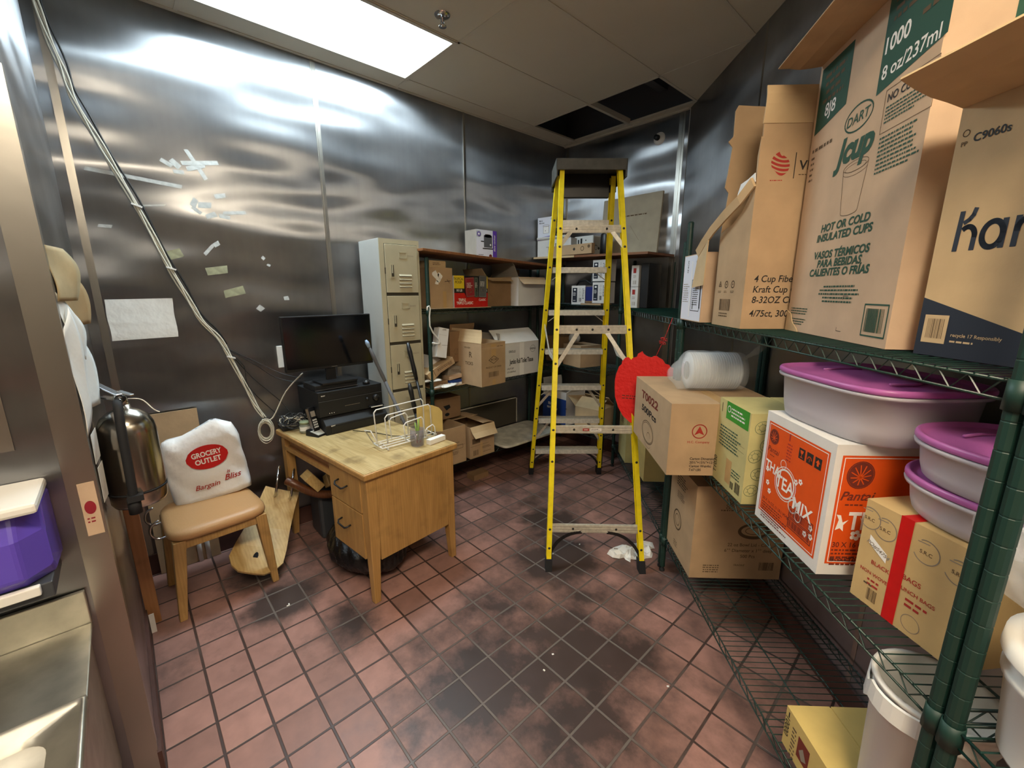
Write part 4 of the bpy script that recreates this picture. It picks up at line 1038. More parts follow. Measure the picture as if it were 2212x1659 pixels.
for a in range(4):
    t0 = a*PI/2+.4; m.tube([(.085+.008*math.cos(t0), -.002, .30+.008*math.sin(t0)), (.085+.020*math.cos(t0-.4), -.003, .30+.02*math.sin(t0-.4)), (.085+.022*math.cos(t0+.3), -.003, .30+.022*math.sin(t0+.3)), (.085+.008*math.cos(t0+.5), -.001, .30+.008*math.sin(t0+.5))], .0022, 'red_string', 6)
m.build('knot', root)

# things on the unit nearest the viewer
b2 = bucket('bucket', 'white plastic bucket with lid on the middle shelf at the right edge', st(-.555, .925, M1), .118, .130, .20, lid=True)
def crumple(m, n, k, fn, mt, smooth=True):
    vs = []; fs = []
    for i in range(n+1):
        for j in range(k): vs.append(fn(i/n, j/k))
    for i in range(n):
        for j in range(k): a = i*k+j; b = i*k+(j+1) % k; fs.append((a, b, b+k, a+k))
    m.add(vs, fs, mt, smooth)
rnd = random.Random(11)
root = thing('plastic_bag', 'bunched clear plastic bag on the white lidded bucket at the right edge', 'bag', st(-.57, .93, M1+.216), RZ_A)
m = MB(); jit = {}
def fn(u, v):
    a = 2*PI*v; ph = PI*u; r = .145*(1+.18*math.sin(5*a+3*u)+.10*math.sin(9*a-7*u)); 
    return (r*math.sin(ph)*math.cos(a)*1.1 - (.05 if math.sin(ph) > .7 and math.cos(a) < -.8 else 0), r*math.sin(ph)*math.sin(a), .012+.10*(1-math.cos(ph))*(1+.1*math.sin(7*a)))
crumple(m, 20, 48, fn, 'bag_clear'); m.build('bag', root)
C1('carton', 'plain brown carton at the back of the nearest shelf behind the bagged bucket', -.63, -.55, 1.12, 1.21, M1, .16, 'kraft_dark', None)

# bay in the far corner (second unit of the slanted wall)
def pr(f):
    F = f['right']; F.text('PET CUP LID', .09, F.h*.50, .018, 'ink', sx=.9); F.bars(.07, F.h*.12, .12, F.h*.2, 'ink', 8); F.small(.13, F.h*.18, .06, 2, .008, 'ink', 5)
    F = f['front']; F.small(.05, F.h*.8, .12, 3, .01, 'ink_soft', 5)
C1('carton', 'yellow kraft carton on the bottom shelf of the corner bay behind the ladder rail', -3.56, -3.30, .80, 1.22, L1, .42, 'kraft_lime', pr)
C1('carton', 'second kraft carton behind the yellow one in the corner bay', -3.28, -2.95, .86, 1.22, L1, .33, 'kraft_yellow', None)
# ================================================================= beige locker
def locker():
    x0, x1, y0, y1, zt = -2.955, -2.655, 1.292, 1.582, 1.935
    r = thing('locker', 'tall narrow beige metal locker with louvred doors standing behind the desk', 'locker', ((x0+x1)/2, (y0+y1)/2, 0))
    cx, cy = (x0+x1)/2, (y0+y1)/2; W = y1-y0; X = x1-cx
    m = MB(); m.box(-X, X-.004, -W/2, W/2, .10, zt, 'locker_side'); m.build('body', r, bevel=.002)
    m = MB(); m.box(X-.004, X+.004, -W/2, -W/2+.032, .1, zt, 'locker_paint'); m.box(X-.004, X+.004, W/2-.016, W/2, .1, zt, 'locker_paint'); m.box(X-.004, X+.004, -W/2+.032, W/2-.016, zt-.03, zt, 'locker_paint')
    m.box(X-.004, X, -W/2+.03, W/2-.015, .12, zt-.03, 'locker_dark')
    pitch = .329; n = 5; h = .308
    for i in range(n+1): z = zt-.03-i*pitch; m.box(X-.004, X+.003, -W/2+.03, W/2-.016, max(.1, z-(pitch-h)+.006 if i < n else .1), z-.0 if i == n else z+.0 - 0, 'locker_paint') if False else None
    m.build('front_frame', r)
    a, b = -W/2+.036, W/2-.020
    for i in range(n):
        z1 = zt-.034-i*pitch; z0 = z1-h
        d = MB(); 
        if i == 0: pass
        d.box(X, X+.010, a, b, z0, z1, 'locker_paint')
        f = Face(d, (X+.0101, a, z0), (0, 1, 0), (0, 0, 1), b-a, h)
        # worn paint marks, louvres pressed out of the sheet
        for k in range(4):
            zz = z0+.042+.024*k
            d.loft([[(X+.010, yy, zz-.008), (X+.018, yy, zz-.006), (X+.010, yy, zz+.006)] for yy in (a+.092, a+.185)], 'locker_paint', False)
            f.rect(.092, .042+.024*k-.0105, .185, .042+.024*k-.0082, 'locker_dark')
        f.small(.16, h*.78, .06, 2, .003, 'ink_grey', i+3)
        dd = d.build('door', r, bevel=.0015)
        hh = MB(); hh.box(X+.010, X+.013, a+.030, a+.062, z0+.095, z0+.185, 'locker_paint'); hh.box(X+.0131, X+.0138, a+.037, a+.055, z0+.103, z0+.178, 'locker_dark'); hh.box(X+.0138, X+.02, a+.040, a+.046, z0+.125, z0+.178, 'locker_paint'); hh.build('latch', dd)
        c = MB(); 
        for q in ((.10, .155, .222, .226), (.10, .155, .258, .262), (.10, .104, .222, .262), (.151, .155, .222, .262)): c.box(X+.010, X+.0125, a+q[0], a+q[1], z0+q[2], z0+q[3], 'locker_paint')
        c.build('card_holder', dd)
        for zz in (z0+.05, z1-.06):
            k = MB(); k.box(X+.002, X+.012, b+.001, b+.006, zz, zz+.03, 'locker_paint'); k.build('hinge', dd)
        k = MB(); k.box(X+.002, X+.009, a-.006, a-.001, z0+.12, z0+.16, 'locker_dark'); k.build('hasp', dd)
    for sx in (-1, 1):
        for sy in (-1, 1):
            m = MB(); m.box(sx*X-.03*(sx > 0), sx*X+.03*(sx < 0), sy*W/2-.03*(sy > 0), sy*W/2+.03*(sy < 0), 0, .1, 'locker_paint'); m.build('leg', r)
locker()

# ================================================================= left wall shelving: things on it
# local frame of these cartons: x runs towards the far corner, y into the wall
def CL(name, label, y0, y1, xf, dep, z, h, m, prints=None, rot=0, cat='box', **kw):
    return carton(name, label, cat, (xf, y0, z), RZ_C + D2R(rot), y1-y0, dep, h, m, prints, **kw)
a1, a2, a3 = 1.481, .891, .276
# plank lying across the top
m = MB(); Lp = 1.50
X0 = Matrix.Translation((-2.98, 1.57, 1.868)) @ Matrix.Rotation(D2R(-2.6), 4, 'X')
m.X = X0; m.box(0, .40, 0, 1.44, 0, .018, 'shelf_board')
tag(m.build('plank', bevel=.002), 'long brown particle board plank lying on top of the left wall shelving', 'board')
def pr(f):
    F = f['front']; w, h = F.w, F.h
    F.rect(0, 0, w, h, 'white_gloss'); F.rect(w*.80, 0, w, h, 'purple_ink', 2)
    F.disc(w*.12, h*.85, .017, 'purple_ink', k=2); F.ring(w*.12, h*.85, .022, .004, 'purple_ink'); F.disc(w*.12, h*.85, .009, 'white_print', k=3)
    # appliance: round crock with handles
    F.rect(w*.36, h*.40, w*.76, h*.80, 'grey_plastic', 2); F.disc(w*.56, h*.80, w*.2, 'grey_plastic', ry=.012, k=2); F.rect(w*.30, h*.34, w*.80, h*.38, 'ink', 2); F.rect(w*.22, h*.58, w*.36, h*.62, 'ink', 2); F.disc(w*.68, h*.5, .008, 'white_print', k=3); F.rect(w*.42, h*.80, w*.7, h*.86, 'ink_grey', 2)
    F.disc(w*.68, h*.10, .016, 'ink_brown', k=2); F.text('slow cooker', w*.92, h*.28, .026, 'white_print', rot=90, k=3, al='l'); F.small(w*.1, h*.13, w*.3, 2, .006, 'ink', 3)
    G = f['right']; G.small(G.w*.3, G.h*.2, G.w*.3, 3, .01, 'ink_grey', 2)
mat('purple_ink', '#5a35a0', .5)
CL('appliance_box', 'white and purple slow cooker box standing on the plank over the left shelving', 2.20, 2.415, -2.80, .15, 1.862, .222, 'kraft_grey', pr, tape=None)
# upper shelf
def pr(f):
    F = f['front']; rr = random.Random(2)
    for (x, z, s_) in ((.05, .24, .035), (.09, .23, .03), (.075, .20, .022), (.06, .18, .02)): F.poly([(x+s_*rr.uniform(.5, 1)*math.cos(a*.7), z+s_*rr.uniform(.4, 1)*math.sin(a*.7)) for a in range(9)], 'white_print', 2)
    F.line([(.13, .19), (.18, .195)], .004, 'ink'); F.line([(.15, .205), (.17, .18)], .003, 'ink'); F.rect(.11, 0, .14, .12, 'tape_clear')
CL('carton', 'worn kraft carton with torn white label marks, first on the upper left shelf', 1.665, 1.862, -2.665, .29, a1, .285, 'kraft', pr, tape=None)
CL('carton', 'small flat kraft box lying on top of the worn kraft carton', 1.69, 1.83, -2.70, .2, a1+.29, .045, 'kraft_light', lambda f: f['front'].small(.03, .028, .07, 2, .006, 'ink_soft', 4), tape=None)
def pr(f):
    F = f['front']; w, h = F.w, F.h
    F.rect(0, 0, w, h*.46, 'tape_red'); F.rect(0, h*.46, w, h*.60, 'ink'); F.rect(0, h*.60, w, h, 'label_yellow')
    F.text('TROPICAL', w*.13, h*.86, .026, 'ink', sx=.75, k=2); F.text('PICKER', w*.13, h*.76, .026, 'ink', sx=.75, k=2); F.text('10 LB', w*.15, h*.505, .024, 'white_print', k=2, bold=.02); F.text('10 LB', w*.9, h*.505, .024, 'white_print', k=2, bold=.02); F.text('PINK', w*.9, h*.86, .022, 'ink', k=2, sx=.8); F.text('BOX', w*.9, h*.76, .022, 'ink', k=2, sx=.8)
    F.text('TRIPLE CLASSIC', w*.3, h*.10, .028, 'white_print', k=2, bold=.02, sx=.8); F.text('TRIPLE', w*.22, h*.2, .028, 'white_print', k=2, bold=.02, sx=.8); F.text('CLASSIC', w*.83, h*.2, .024, 'white_print', k=2, bold=.02, sx=.8)
    # cut-out display window: dark inside
    F.poly([(w*.29, h*.46), (w*.33, h*.36), (w*.80, h*.36), (w*.84, h*.46), (w*.84, h), (w*.29, h)], 'dark_fill', 3)
mat('label_yellow', '#e0c522', .6)
fb = CL('fruit_box', 'red and yellow 10 LB display box full of gadgets on the upper left shelf', 1.868, 2.19, -2.655, .26, a1, .235, 'carton_white', pr, closed=False)
for i, (y_, w_, h_, c_, lb) in enumerate(((1.975, .085, .145, 'pk_red', 'red blister pack'), (2.055, .035, .15, 'green_glass', 'thin dark pack'), (2.095, .075, .165, 'grey_plastic', 'grey gadget pack'))):
    MATS.get(c_) or mat(c_, {'pk_red': '#8c1f2c', 'green_glass': '#3c4a44'}[c_], .4)
    m = MB(); m.box(-.003, .003, 0, w_, 0, h_, c_); f = Face(m, (.003, 0, 0), (0, 1, 0), (0, 0, 1), w_, h_); f.small(w_*.15, h_*.7, w_*.6, 4, .006, 'white_print', i+3); f.ring(w_*.5, h_*.35, w_*.2, .004, 'ink_grey')
    f.frame(.006, .006, w_-.006, h_-.006, .002, 'ink_grey')
    o = tag(m.build('gadget_pack', loc=(-2.650+.001*i, y_, a1+.075)), '%s sticking out of the window of the red and yellow box' % lb, 'pack'); o.rotation_euler = (0, D2R(-4), 0)
    o.rotation_euler = (D2R(4-3*i), 0, 0)
def pr(f):
    F = f['front']; F.line([(.02, .20), (.03, .10), (.08, .05), (.10, .02)], .002, 'ink_soft'); F.poly([(.03, .19), (.20, .19), (.19, .14), (.17, .1), (.13, .06), (.09, .03), (.05, .08), (.03, .12)], 'kraft_dark')
CL('carton', 'kraft carton with torn front and curled flaps, third on the upper left shelf', 2.205, 2.465, -2.68, .28, a1, .225, 'kraft_dark', pr, closed=False, flaps=(('f', 105, .05, .06, 'kraft'), ('l', 35, .08, .05, 'kraft'), ('r', 20, .07, .03, 'kraft')))
CL('carton', 'open white carton with kraft flap hanging over its front on the upper left shelf', 2.475, 2.79, -2.60, .34, a1, .235, 'carton_white', lambda f: f['left'].small(.1, .1, .05, 1, .006, 'ink_grey', 2), closed=False, flaps=(('f', 128, .085, .03, 'kraft'), ('l', 20, .12, .1, 'kraft_grey'), ('b', -10, .08, .0, 'kraft_dark')))
# middle shelf
def pr(f):
    F = f['right']; w, h = F.w, F.h     # local right side = faces away; keep plain
    F = f['front']; w, h = F.w, F.h
    F.rect(w*.40, h*.68, w*.60, h, 'tape_clear'); F.rect(w*.44, 0, w*.58, h*.14, 'tape_clear')
    F.poly([(w*.5, h*.70), (w*.72, h*.60), (w*.5, h*.50), (w*.28, h*.60)], 'ink_soft'); F.poly([(w*.5, h*.685), (w*.68, h*.60), (w*.5, h*.515), (w*.32, h*.60)], 'kraft', 2); F.text('MCOM', w*.5, h*.585, .020, 'ink_soft', k=3, bold=.02)
    F.text('PRODUCT OF CHINA', w*.5, h*.41, .019, 'ink_soft', bold=.02, sx=.9); F.bars(w*.28, h*.20, w*.72, h*.32, 'ink_soft', 16); F.text('WB-1024', w*.76, h*.88, .016, 'ink_soft', bold=.02)
    G = f['left']; w, h = G.w, G.h
    G.text('TICKS', w*.65, h*.48, .034, 'ink_soft', bold=.02); G.text('R', w*.7, h*.66, .06, 'ink_soft', bold=.02); G.text('WB-1024', w*.6, h*.86, .018, 'ink_soft')
CL('carton', 'tall open kraft carton printed PRODUCT OF CHINA jutting out of the middle left shelf', 1.945, 2.20, -2.44, .40, a2, .33, 'kraft', pr, rot=4, closed=False, flaps=(('l', -6, .10, .04, 'kraft_light'), ('b', -14, .13, .0, 'kraft_dark'), ('f', 168, .05, .04, 'kraft')))
def pr(f):
    F = f['front']; w, h = F.w, F.h
    F.rect(w*.52, 0, w*.63, h, 'white_print')
    F.text('12ROLLS', w*.34, h*.72, .026, 'ink', bold=.02, sx=.8); F.text('Jumbo Roll Toilet Tissue', w*.57, h*.38, .056, 'ink', bold=.03, sx=.5); F.text('2-Ply 9" JRT', w*.22, h*.22, .019, 'ink', al='l', bold=.015, sx=.85); F.text('3.3"x1000\'/Roll', w*.22, h*.12, .019, 'ink', al='l', bold=.015, sx=.85)
    F.ring(w*.85, h*.77, .030, .002, 'ink'); F.text('SIRENA', w*.85, h*.745, .022, 'ink', bold=.02)
CL('carton', 'white carton printed Jumbo Roll Toilet Tissue on the middle left shelf', 2.235, 2.72, -2.595, .38, a2, .285, 'carton_white', pr, closed=False, flaps=(('f', -52, .16, .02, 'carton_white'), ('b', -60, .14, .0, 'kraft_grey'), ('l', -30, .1, .1, 'kraft_grey')))
m = MB(); m.box(0, .13, 0, .20, 0, .001, 'sheet_blue') if mat('sheet_blue', '#bcc8d8', .7) else None
o = tag(m.build('paper_sheet', loc=(-2.72, 2.30, a2+.335)), 'pale blue paper sheet lying on the toilet tissue carton', 'paper'); o.rotation_euler = (0, D2R(32), D2R(12))
def pr(f): F = f['front']; F.text('JUPE', .045, .20, .016, 'ink_soft'); F.line([(0, .165), (.075, .165)], .001, 'ink_grey'); F.line([(.035, .09), (.085, .095)], .002, 'ink_soft')
o = CL('milk_carton', 'upright white carton leaning on the heap of small boxes on the middle left shelf', 1.665, 1.750, -2.61, .07, a2+.245, .215, 'carton_white', pr, closed=True, tape=None, cat='carton'); o.rotation_euler = (0, D2R(-12), RZ_C)
o.rotation_euler = (D2R(-6), D2R(13), RZ_C)
CL('carton', 'narrow brown box standing behind the white upright carton', 1.845, 1.965, -2.70, .22, a2+.17, .235, 'kraft_dark', lambda f: (f['front'].ring(.06, .08, .022, .0015, 'ink_soft'), f['front'].line([(.03, .03), (.09, .12)], .0015, 'ink_soft')), rot=3, tape=None)
# heap of small cartons
heap = [('tilted kraft box with printed side lying in the heap on the middle left shelf', (-2.62, 1.66, a2+.10), (.19, .18, .055), (0, -24, RZ_C), 'kraft'),
        ('grey box under the narrow brown box in the heap', (-2.68, 1.80, a2+.075), (.17, .16, .08), (0, 10, RZ_C), 'kraft_grey'),
        ('small pinkish box sliding out of the heap', (-2.64, 1.79, a2+.045), (.12, .10, .028), (0, -6, RZ_C), 'kraft_pink'),
        ('blue and white small box at the foot of the heap', (-2.64, 1.79, a2+.002), (.115, .08, .04), (0, 0, RZ_C), 'blue_box'),
        ('brown flattened box at the bottom of the heap', (-2.64, 1.645, a2+.002), (.13, .2, .05), (0, 0, RZ_C), 'kraft_dark'),
        ('white crumpled box in the upper left of the heap beside the locker', (-2.70, 1.64, a2+.15), (.12, .12, .10), (0, 25, RZ_C), 'carton_white'),
        ('grey small box in the heap beside the post', (-2.63, 1.63, a2+.06), (.09, .1, .07), (0, -35, RZ_C), 'kraft_light')]
for i, (lb, loc, sz, rot, mm) in enumerate(heap):
    m = MB(); m.box(0, sz[0], 0, sz[1], 0, sz[2], mm); f = faces(m, *sz)['front']
    if i == 3: f.rect(.0, 0, sz[0], sz[2]*.45, 'white_print'); f.small(.05, sz[2]*.3, .05, 2, .005, 'blue_box', 3, 2)
    elif i in (0, 1, 4): f.small(.03, sz[2]*.6, sz[0]*.6, 2, .006, 'ink_soft', i); f.bars(sz[0]*.72, sz[2]*.2, sz[0]*.9, sz[2]*.7, 'ink_soft', 8)
    o = tag(m.build('small_box', loc=loc, bevel=.0015), lb, 'box', 'heap of small boxes on the middle left shelf'); o.rotation_euler = (D2R(rot[0]), D2R(rot[1]), rot[2])
rnd = random.Random(2)
for i, (x, y) in enumerate(((-2.66, 1.66), (-2.63, 1.73), (-2.65, 1.80))):
    m = MB(); 
    def fn(u, v): a = 2*PI*v; r = .045*math.sin(PI*u)*(1+.25*math.sin(3*a+i)+.15*math.sin(7*a)); return (r*math.cos(a), 1.5*r*math.sin(a), .012*(1-math.cos(PI*u))+.004*math.sin(5*a)*math.sin(PI*u))
    crumple(m, 8, 20, fn, 'paper', False)
    tag(m.build('crumpled_paper', loc=(x, y, a2+(.052 if i == 0 else .001))), ['crumpled white paper nearest the locker under the heap', 'crumpled white paper in the middle of the shelf edge under the heap', 'crumpled white paper next to the blue and white box'][i], 'paper', 'crumpled papers on the middle left shelf')
m = MB(); m.box(0, .001+.55, 0, .32, 0, .004, 'kraft'); o = tag(m.build('cardboard_sheet', loc=(-2.615, 1.64, a1-.0035), rz=RZ_C), 'kraft cardboard liner on the upper left shelf', 'cardboard')
m = MB(); m.box(0, .50, 0, .33, 0, .004, 'kraft'); o = tag(m.build('cardboard_sheet', loc=(-2.63, 1.64, a2-.0035), rz=RZ_C), 'kraft cardboard liner under the heap on the middle left shelf', 'cardboard')
# white hanger hook on the near post
m = MB(); m.tube([(0, -.012, .01), (0, -.008, .035), (0, .006, .04), (.0, .014, .02), (0, .006, -.03), (0, .006, -.10), (0, .03, -.15), (0, .075, -.20), (0, .085, -.225), (0, .075, -.235), (0, .02, -.222)], .0055, 'white_plastic', 8)
tag(m.build('hook', loc=(-2.618, 1.618, 1.46)), 'white plastic hook hanging from the near post of the left shelving', 'hook')
# bottom shelf
def pr(f): F = f['front']; F.small(.08, .17, .15, 1, .01, 'ink_soft', 3); F.frame(.1, .12, .23, .15, .003, 'ink_soft'); F.small(.05, .10, .18, 3, .006, 'ink_soft', 4); F.rect(.0, .145, .25, .147, 'ink_soft')
CL('carton', 'open kraft carton without lid, first on the bottom left shelf beside the desk', 1.625, 1.885, -2.58, .38, a3, .30, 'kraft', pr, closed=False, flaps=(('b', -4, .16, .0, 'kraft_dark'),))
m = None
def pr(f):
    F = f['front']; w, h = F.w, F.h; F.rect(.02, .12, .10, .165, 'ink_soft'); F.rect(.0, .10, .19, .102, 'ink_soft'); F.bars(.03, .02, .08, .065, 'ink_soft', 8); F.text('FRESH PRODUCE', .17, .03, .011, 'ink_soft', rot=0); F.small(.12, .075, .1, 2, .006, 'ink_soft', 4); F.rect(.1, .0, .125, .12, 'tape_clear')
    G = f['left']; G.rect(.06, .16, .20, .20, 'ink_soft'); G.small(.05, .1, .15, 4, .008, 'ink_soft', 4)
CL('carton', 'kraft carton with its front flap hanging open on the bottom left shelf', 1.925, 2.175, -2.575, .37, a3, .265, 'kraft', pr, closed=False, flaps=(('f', 140, .10, .04, 'kraft_light'), ('b', -80, .15, .0, 'kraft'), ('r', -86, .12, .0, 'kraft')))
m = MB(); m.X = Matrix.Rotation(D2R(0), 4, 'Z')
pts = [(-.30, -.20), (-.31, -.12), (-.31, .17), (-.28, .20), (.36, .20), (.36, -.20), (-.27, -.215)]
m.prism(superellipse(.35, .222, 9, 64), 0, .02, 'marble')
o = tag(m.build('marble_board', loc=(-2.757, 2.625, .279), bevel=.004), 'dirty white marbled board lying over the bottom left shelf behind the ladder', 'board'); o.rotation_euler = (0, 0, RZ_C)
m = MB(); m.box(0, .005, 0, .80, 0, .26, 'locker_dark'); m.box(.005, .008, 0, .80, .25, .26, 'alu'); m.box(.005, .008, .79, .80, 0, .26, 'alu')
o = tag(m.build('framed_panel', loc=(-2.985, 2.02, .31)), 'dark panel with a thin silver frame leaning on the wall under the left shelf', 'panel')
CL('carton', 'brown carton with two dark hand holes at the back of the bottom left shelf', 1.70, 2.0, -2.80, .16, a3+.305, .17, 'kraft_dark', lambda f: (f['front'].poly([(.13, .11), (.19, .115), (.20, .09), (.16, .07)], 'dark_fill'), f['front'].disc(.165, .035, .022, 'dark_fill', ry=.014)), tape=None)
m = MB(); m.box(0, .16, 0, .10, 0, .05, 'kraft_dark'); tag(m.build('dim_box', loc=(-2.70, 2.05, .0), rz=RZ_C), 'dim brown box on the floor under the left shelving', 'box')

# ================================================================= back wall shelving: things on it
def CB(name, label, x0, x1, yf, dep, z, h, m, prints=None, rot=0, cat='box', **kw):
    return carton(name, label, cat, (x0, yf, z), D2R(rot), x1-x0, dep, h, m, prints, **kw)
b0, b1, b2_, b3 = 1.915, 1.481, .906, .306
m = MB(); m.X = Matrix.Rotation(D2R(1.2), 4, 'Y'); m.box(0, 1.22, 0, .42, 0, .018, 'shelf_board'); m.box(-.001, 0, 0, .42, 0, .018, 'kraft_light'); m.box(0, .5, -.001, 0, .0, .018, 'kraft_light')
tag(m.build('plank', loc=(-2.985, 3.045, 1.905)), 'brown board covering the top of the short back shelving', 'board')
def pr(f):
    F = f['front']; w, h = F.w, F.h; F.rect(0, 0, w, h, 'white_gloss'); F.poly([(0, 0), (w, 0), (w, h*.18), (0, h*.10)], 'purple_ink', 2)
    F.rect(w*.36, h*.28, w*.72, h*.60, 'ink_grey', 2); F.rect(w*.38, h*.29, w*.70, h*.58, 'white_print', 3); F.ring(w*.54, h*.62, w*.2, .003, 'ink_grey', ry=.008, k=3); F.disc(w*.5, h*.4, .004, 'ink', k=4); F.text('Multi', w*.1, h*.82, .02, 'ink', al='l', k=2); F.text('Blender', w*.1, h*.72, .02, 'ink', al='l', k=2); F.ring(w*.95, h*.9, .018, .006, 'purple_ink', a0=90, a1=270, k=2)
    G = f['right']; G.rect(0, 0, G.w, G.h*.14, 'purple_ink'); G.text('Multi', G.w*.1, G.h*.85, .018, 'ink', al='l'); G.text('Blender', G.w*.1, G.h*.76, .018, 'ink', al='l'); G.ring(G.w*.35, G.h*.28, .02, .008, 'ink'); G.rect(G.w*.6, G.h*.2, G.w*.95, G.h*.6, 'ink_grey')
bl = CB('appliance_box', 'white and purple blender box on top of the white case in the back corner', -2.975, -2.79, 3.09, .2, b0+.165, .20, 'kraft_grey', pr, rot=6, tape=None)
def pr(f): F = f['front']; F.text('tommee', .14, .085, .018, 'ink_grey'); F.rect(.22, .085, .232, .12, 'ink_grey'); F.line([(.28, .03), (.34, .14)], .002, 'ink_grey')
CB('carton', 'open white case below the blender box in the back corner', -2.985, -2.58, 3.10, .27, b0+.006, .155, 'carton_white', pr, rot=2, closed=False, flaps=(('f', 12, .03, .02, 'carton_white'),))
def pr(f): 
    F = f['front']; F.disc(.40, .045, .02, 'ink_soft'); F.disc(.40, .045, .014, 'kraft', k=2); F.poly([(.31, .06), (.325, .045), (.31, .03), (.295, .045)], 'ink'); F.disc(.47, .06, .014, 'ink_soft')
    G = f['right']; G.poly([(.1, .06), (.115, .045), (.1, .03), (.085, .045)], 'ink'); G.ring(.06, .05, .02, .004, 'ink_soft'); G.ring(.18, .05, .022, .004, 'ink_soft')
CB('tray_box', 'low kraft tray box with round marks on the back shelving board', -2.80, -2.30, 3.05, .045, b0+.004, .085, 'kraft', pr, rot=0, closed=False)
m = MB(); m.box(0, .22, 0, .14, 0, .17, 'white_plastic'); f = faces(m, .22, .14, .17)['front']; f.rect(.05, .05, .065, .14, 'ink'); f.rect(.08, .05, .10, .15, 'ink'); f.disc(.14, .13, .006, 'ink')
tag(m.build('appliance', loc=(-2.62, 3.20, b0+.004), bevel=.01), 'white appliance with black bars behind the tray box', 'appliance')
m = MB(); m.lathe([(0, 0), (.05, 0), (.055, .01), (.05, .17), (.045, .18), (0, .18)], 'black_plastic', 20); tag(m.build('jug', loc=(-2.30, 3.26, b0)), 'dark upright jug beside the leaning board', 'jug')
m = MB(); m.box(0, .58, -.012, .012, 0, .50, 'board_grey'); f = Face(m, (0, -.0125, 0), (1, 0, 0), (0, 0, 1), .58, .5); f.small(.22, .33, .26, 1, .014, 'ink_soft', 5); f.line([(.3, .25), (.4, .12)], .0015, 'ink_soft')
o = tag(m.build('leaning_board', loc=(-2.465, 3.40, b0-.006), bevel=.004), 'large grey-beige board leaning on the back wall over the shelving', 'board'); o.rotation_euler = (D2R(-5), 0, 0)
# upper shelf: labelled packs
def pr(f):
    F = f['front']; w, h = F.w, F.h; F.rect(w*.08, h*.12, w*.42, h*.88, 'navy'); F.disc(w*.25, h*.78, .012, 'white_print', ry=.008, k=2); F.small(w*.13, h*.62, w*.24, 4, .005, 'white_print', 4, 2); F.small(w*.14, h*.2, w*.2, 1, .006, 'white_print', 6, 2)
    for k in range(3): F.ring(w*.62, h*(.82-.17*k), .008, .002, 'ink_grey'); 
    F.bars(w*.55, h*.15, w*.75, h*.36, 'ink', 6); F.small(w*.80, h*.8, w*.14, 7, .008, 'ink', 9)
for i, (x0, z, rot, w_, lb) in enumerate(((-2.545, b1+.002, 0, .155, 'leftmost white and navy labelled pack on the back shelf'), (-2.31, b1+.018, 0, .135, 'lower white and navy labelled pack next to the shelf post'), (-2.315, b1+.205, -3, .14, 'white and navy labelled pack stacked on another at the post'))):
    CB('labelled_pack', lb, x0, x0+w_, 3.10, .14, z, .175 if i else .165, 'carton_white', pr, rot=rot, group='white and navy labelled packs on the back shelf', cat='pack', tape=None)
m = MB(); m.box(0, .075, 0, .13, 0, .14, 'blue_navy') if mat('blue_navy', '#1f2a6a', .45) else None; m.box(0, .075, -.001, .13, 0, .018, 'kraft_dark')
tag(m.build('blue_pack', loc=(-2.385, 3.10, b1+.018), bevel=.002), 'dark blue pack standing between the white and navy packs', 'pack')
m = MB(); m.box(0, .22, 0, .16, 0, .015, 'kraft'); tag(m.build('wood_strip', loc=(-2.43, 3.09, b1)), 'thin kraft tray under the blue pack', 'tray')
mat('dark_pack', '#3a3d42', .4)
m = MB(); m.box(0, .26, 0, .2, 0, .15, 'dark_pack'); m.tube([(.02, .05, .15), (.08, .03, .21), (.16, .03, .22), (.24, .05, .17)], .008, 'black_soft', 8); tag(m.build('dark_bundle', loc=(-2.66, 3.22, b1), bevel=.02), 'dark bundle with a black cable loop at the back of the back shelf', 'bundle')
m = MB(); m.box(0, .14, 0, .16, 0, .33, 'dark_pack'); m.box(.02, .05, -.004, 0, .02, .30, 'black_soft'); m.box(.08, .11, -.004, 0, .02, .30, 'black_soft'); tag(m.build('dark_case', loc=(-2.46, 3.27, b1), bevel=.006), 'dark grey case standing behind the packs on the back shelf', 'case')
# tall stack right of the post and dark box behind it, on the corner bay's top shelf
for i in range(2):
    m = MB(); m.box(0, .07, 0, .12, 0, .172, 'carton_white'); f = faces(m, .07, .12, .172)['front']; f.rect(.018, .11, .045, .15, 'ink_red'); f.bars(.02, .02, .05, .05, 'ink_grey', 5); f.small(.02, .09, .03, 3, .005, 'ink_grey', 3)
    tag(m.build('narrow_pack', loc=(*st(-3.70, .86)[:2], T1+.002+.175*i), rz=0, bevel=.001), ['lower narrow white pack with red mark right of the ladder rail', 'upper narrow white pack with red mark right of the ladder rail'][i], 'pack', 'narrow packs in the corner bay')
m = MB(); m.box(0, .07, 0, .2, 0, .36, 'black_plastic'); tag(m.build('black_case', loc=(*st(-3.62, .92)[:2], T1+.002), bevel=.004), 'tall dark case standing beside the narrow packs in the corner bay', 'case')
# middle shelf
CB('carton', 'kraft carton on the middle back shelf seen between the ladder steps', -2.66, -2.39, 3.14, .24, b2_, .20, 'kraft', lambda f: None, rot=-14, closed=True, tape=None)
CB('carton', 'dark kraft carton at the left end of the middle back shelf', -2.94, -2.70, 3.2, .22, b2_, .25, 'kraft_dark', None)
m = MB()
def fn(u, v): a = 2*PI*v; r = .06*math.sin(PI*u)*(1+.15*math.sin(3*a)+.1*math.sin(7*a)); return (r*math.cos(a), .6*r*math.sin(a), .05*(1-math.cos(PI*u))*(1+.1*math.sin(4*a)))
crumple(m, 10, 24, fn, 'kraft_grey'); tag(m.build('cloth_bundle', loc=(-2.52, 3.12, b2_+.21)), 'pale crumpled bag on the kraft carton of the middle back shelf', 'bag'); 
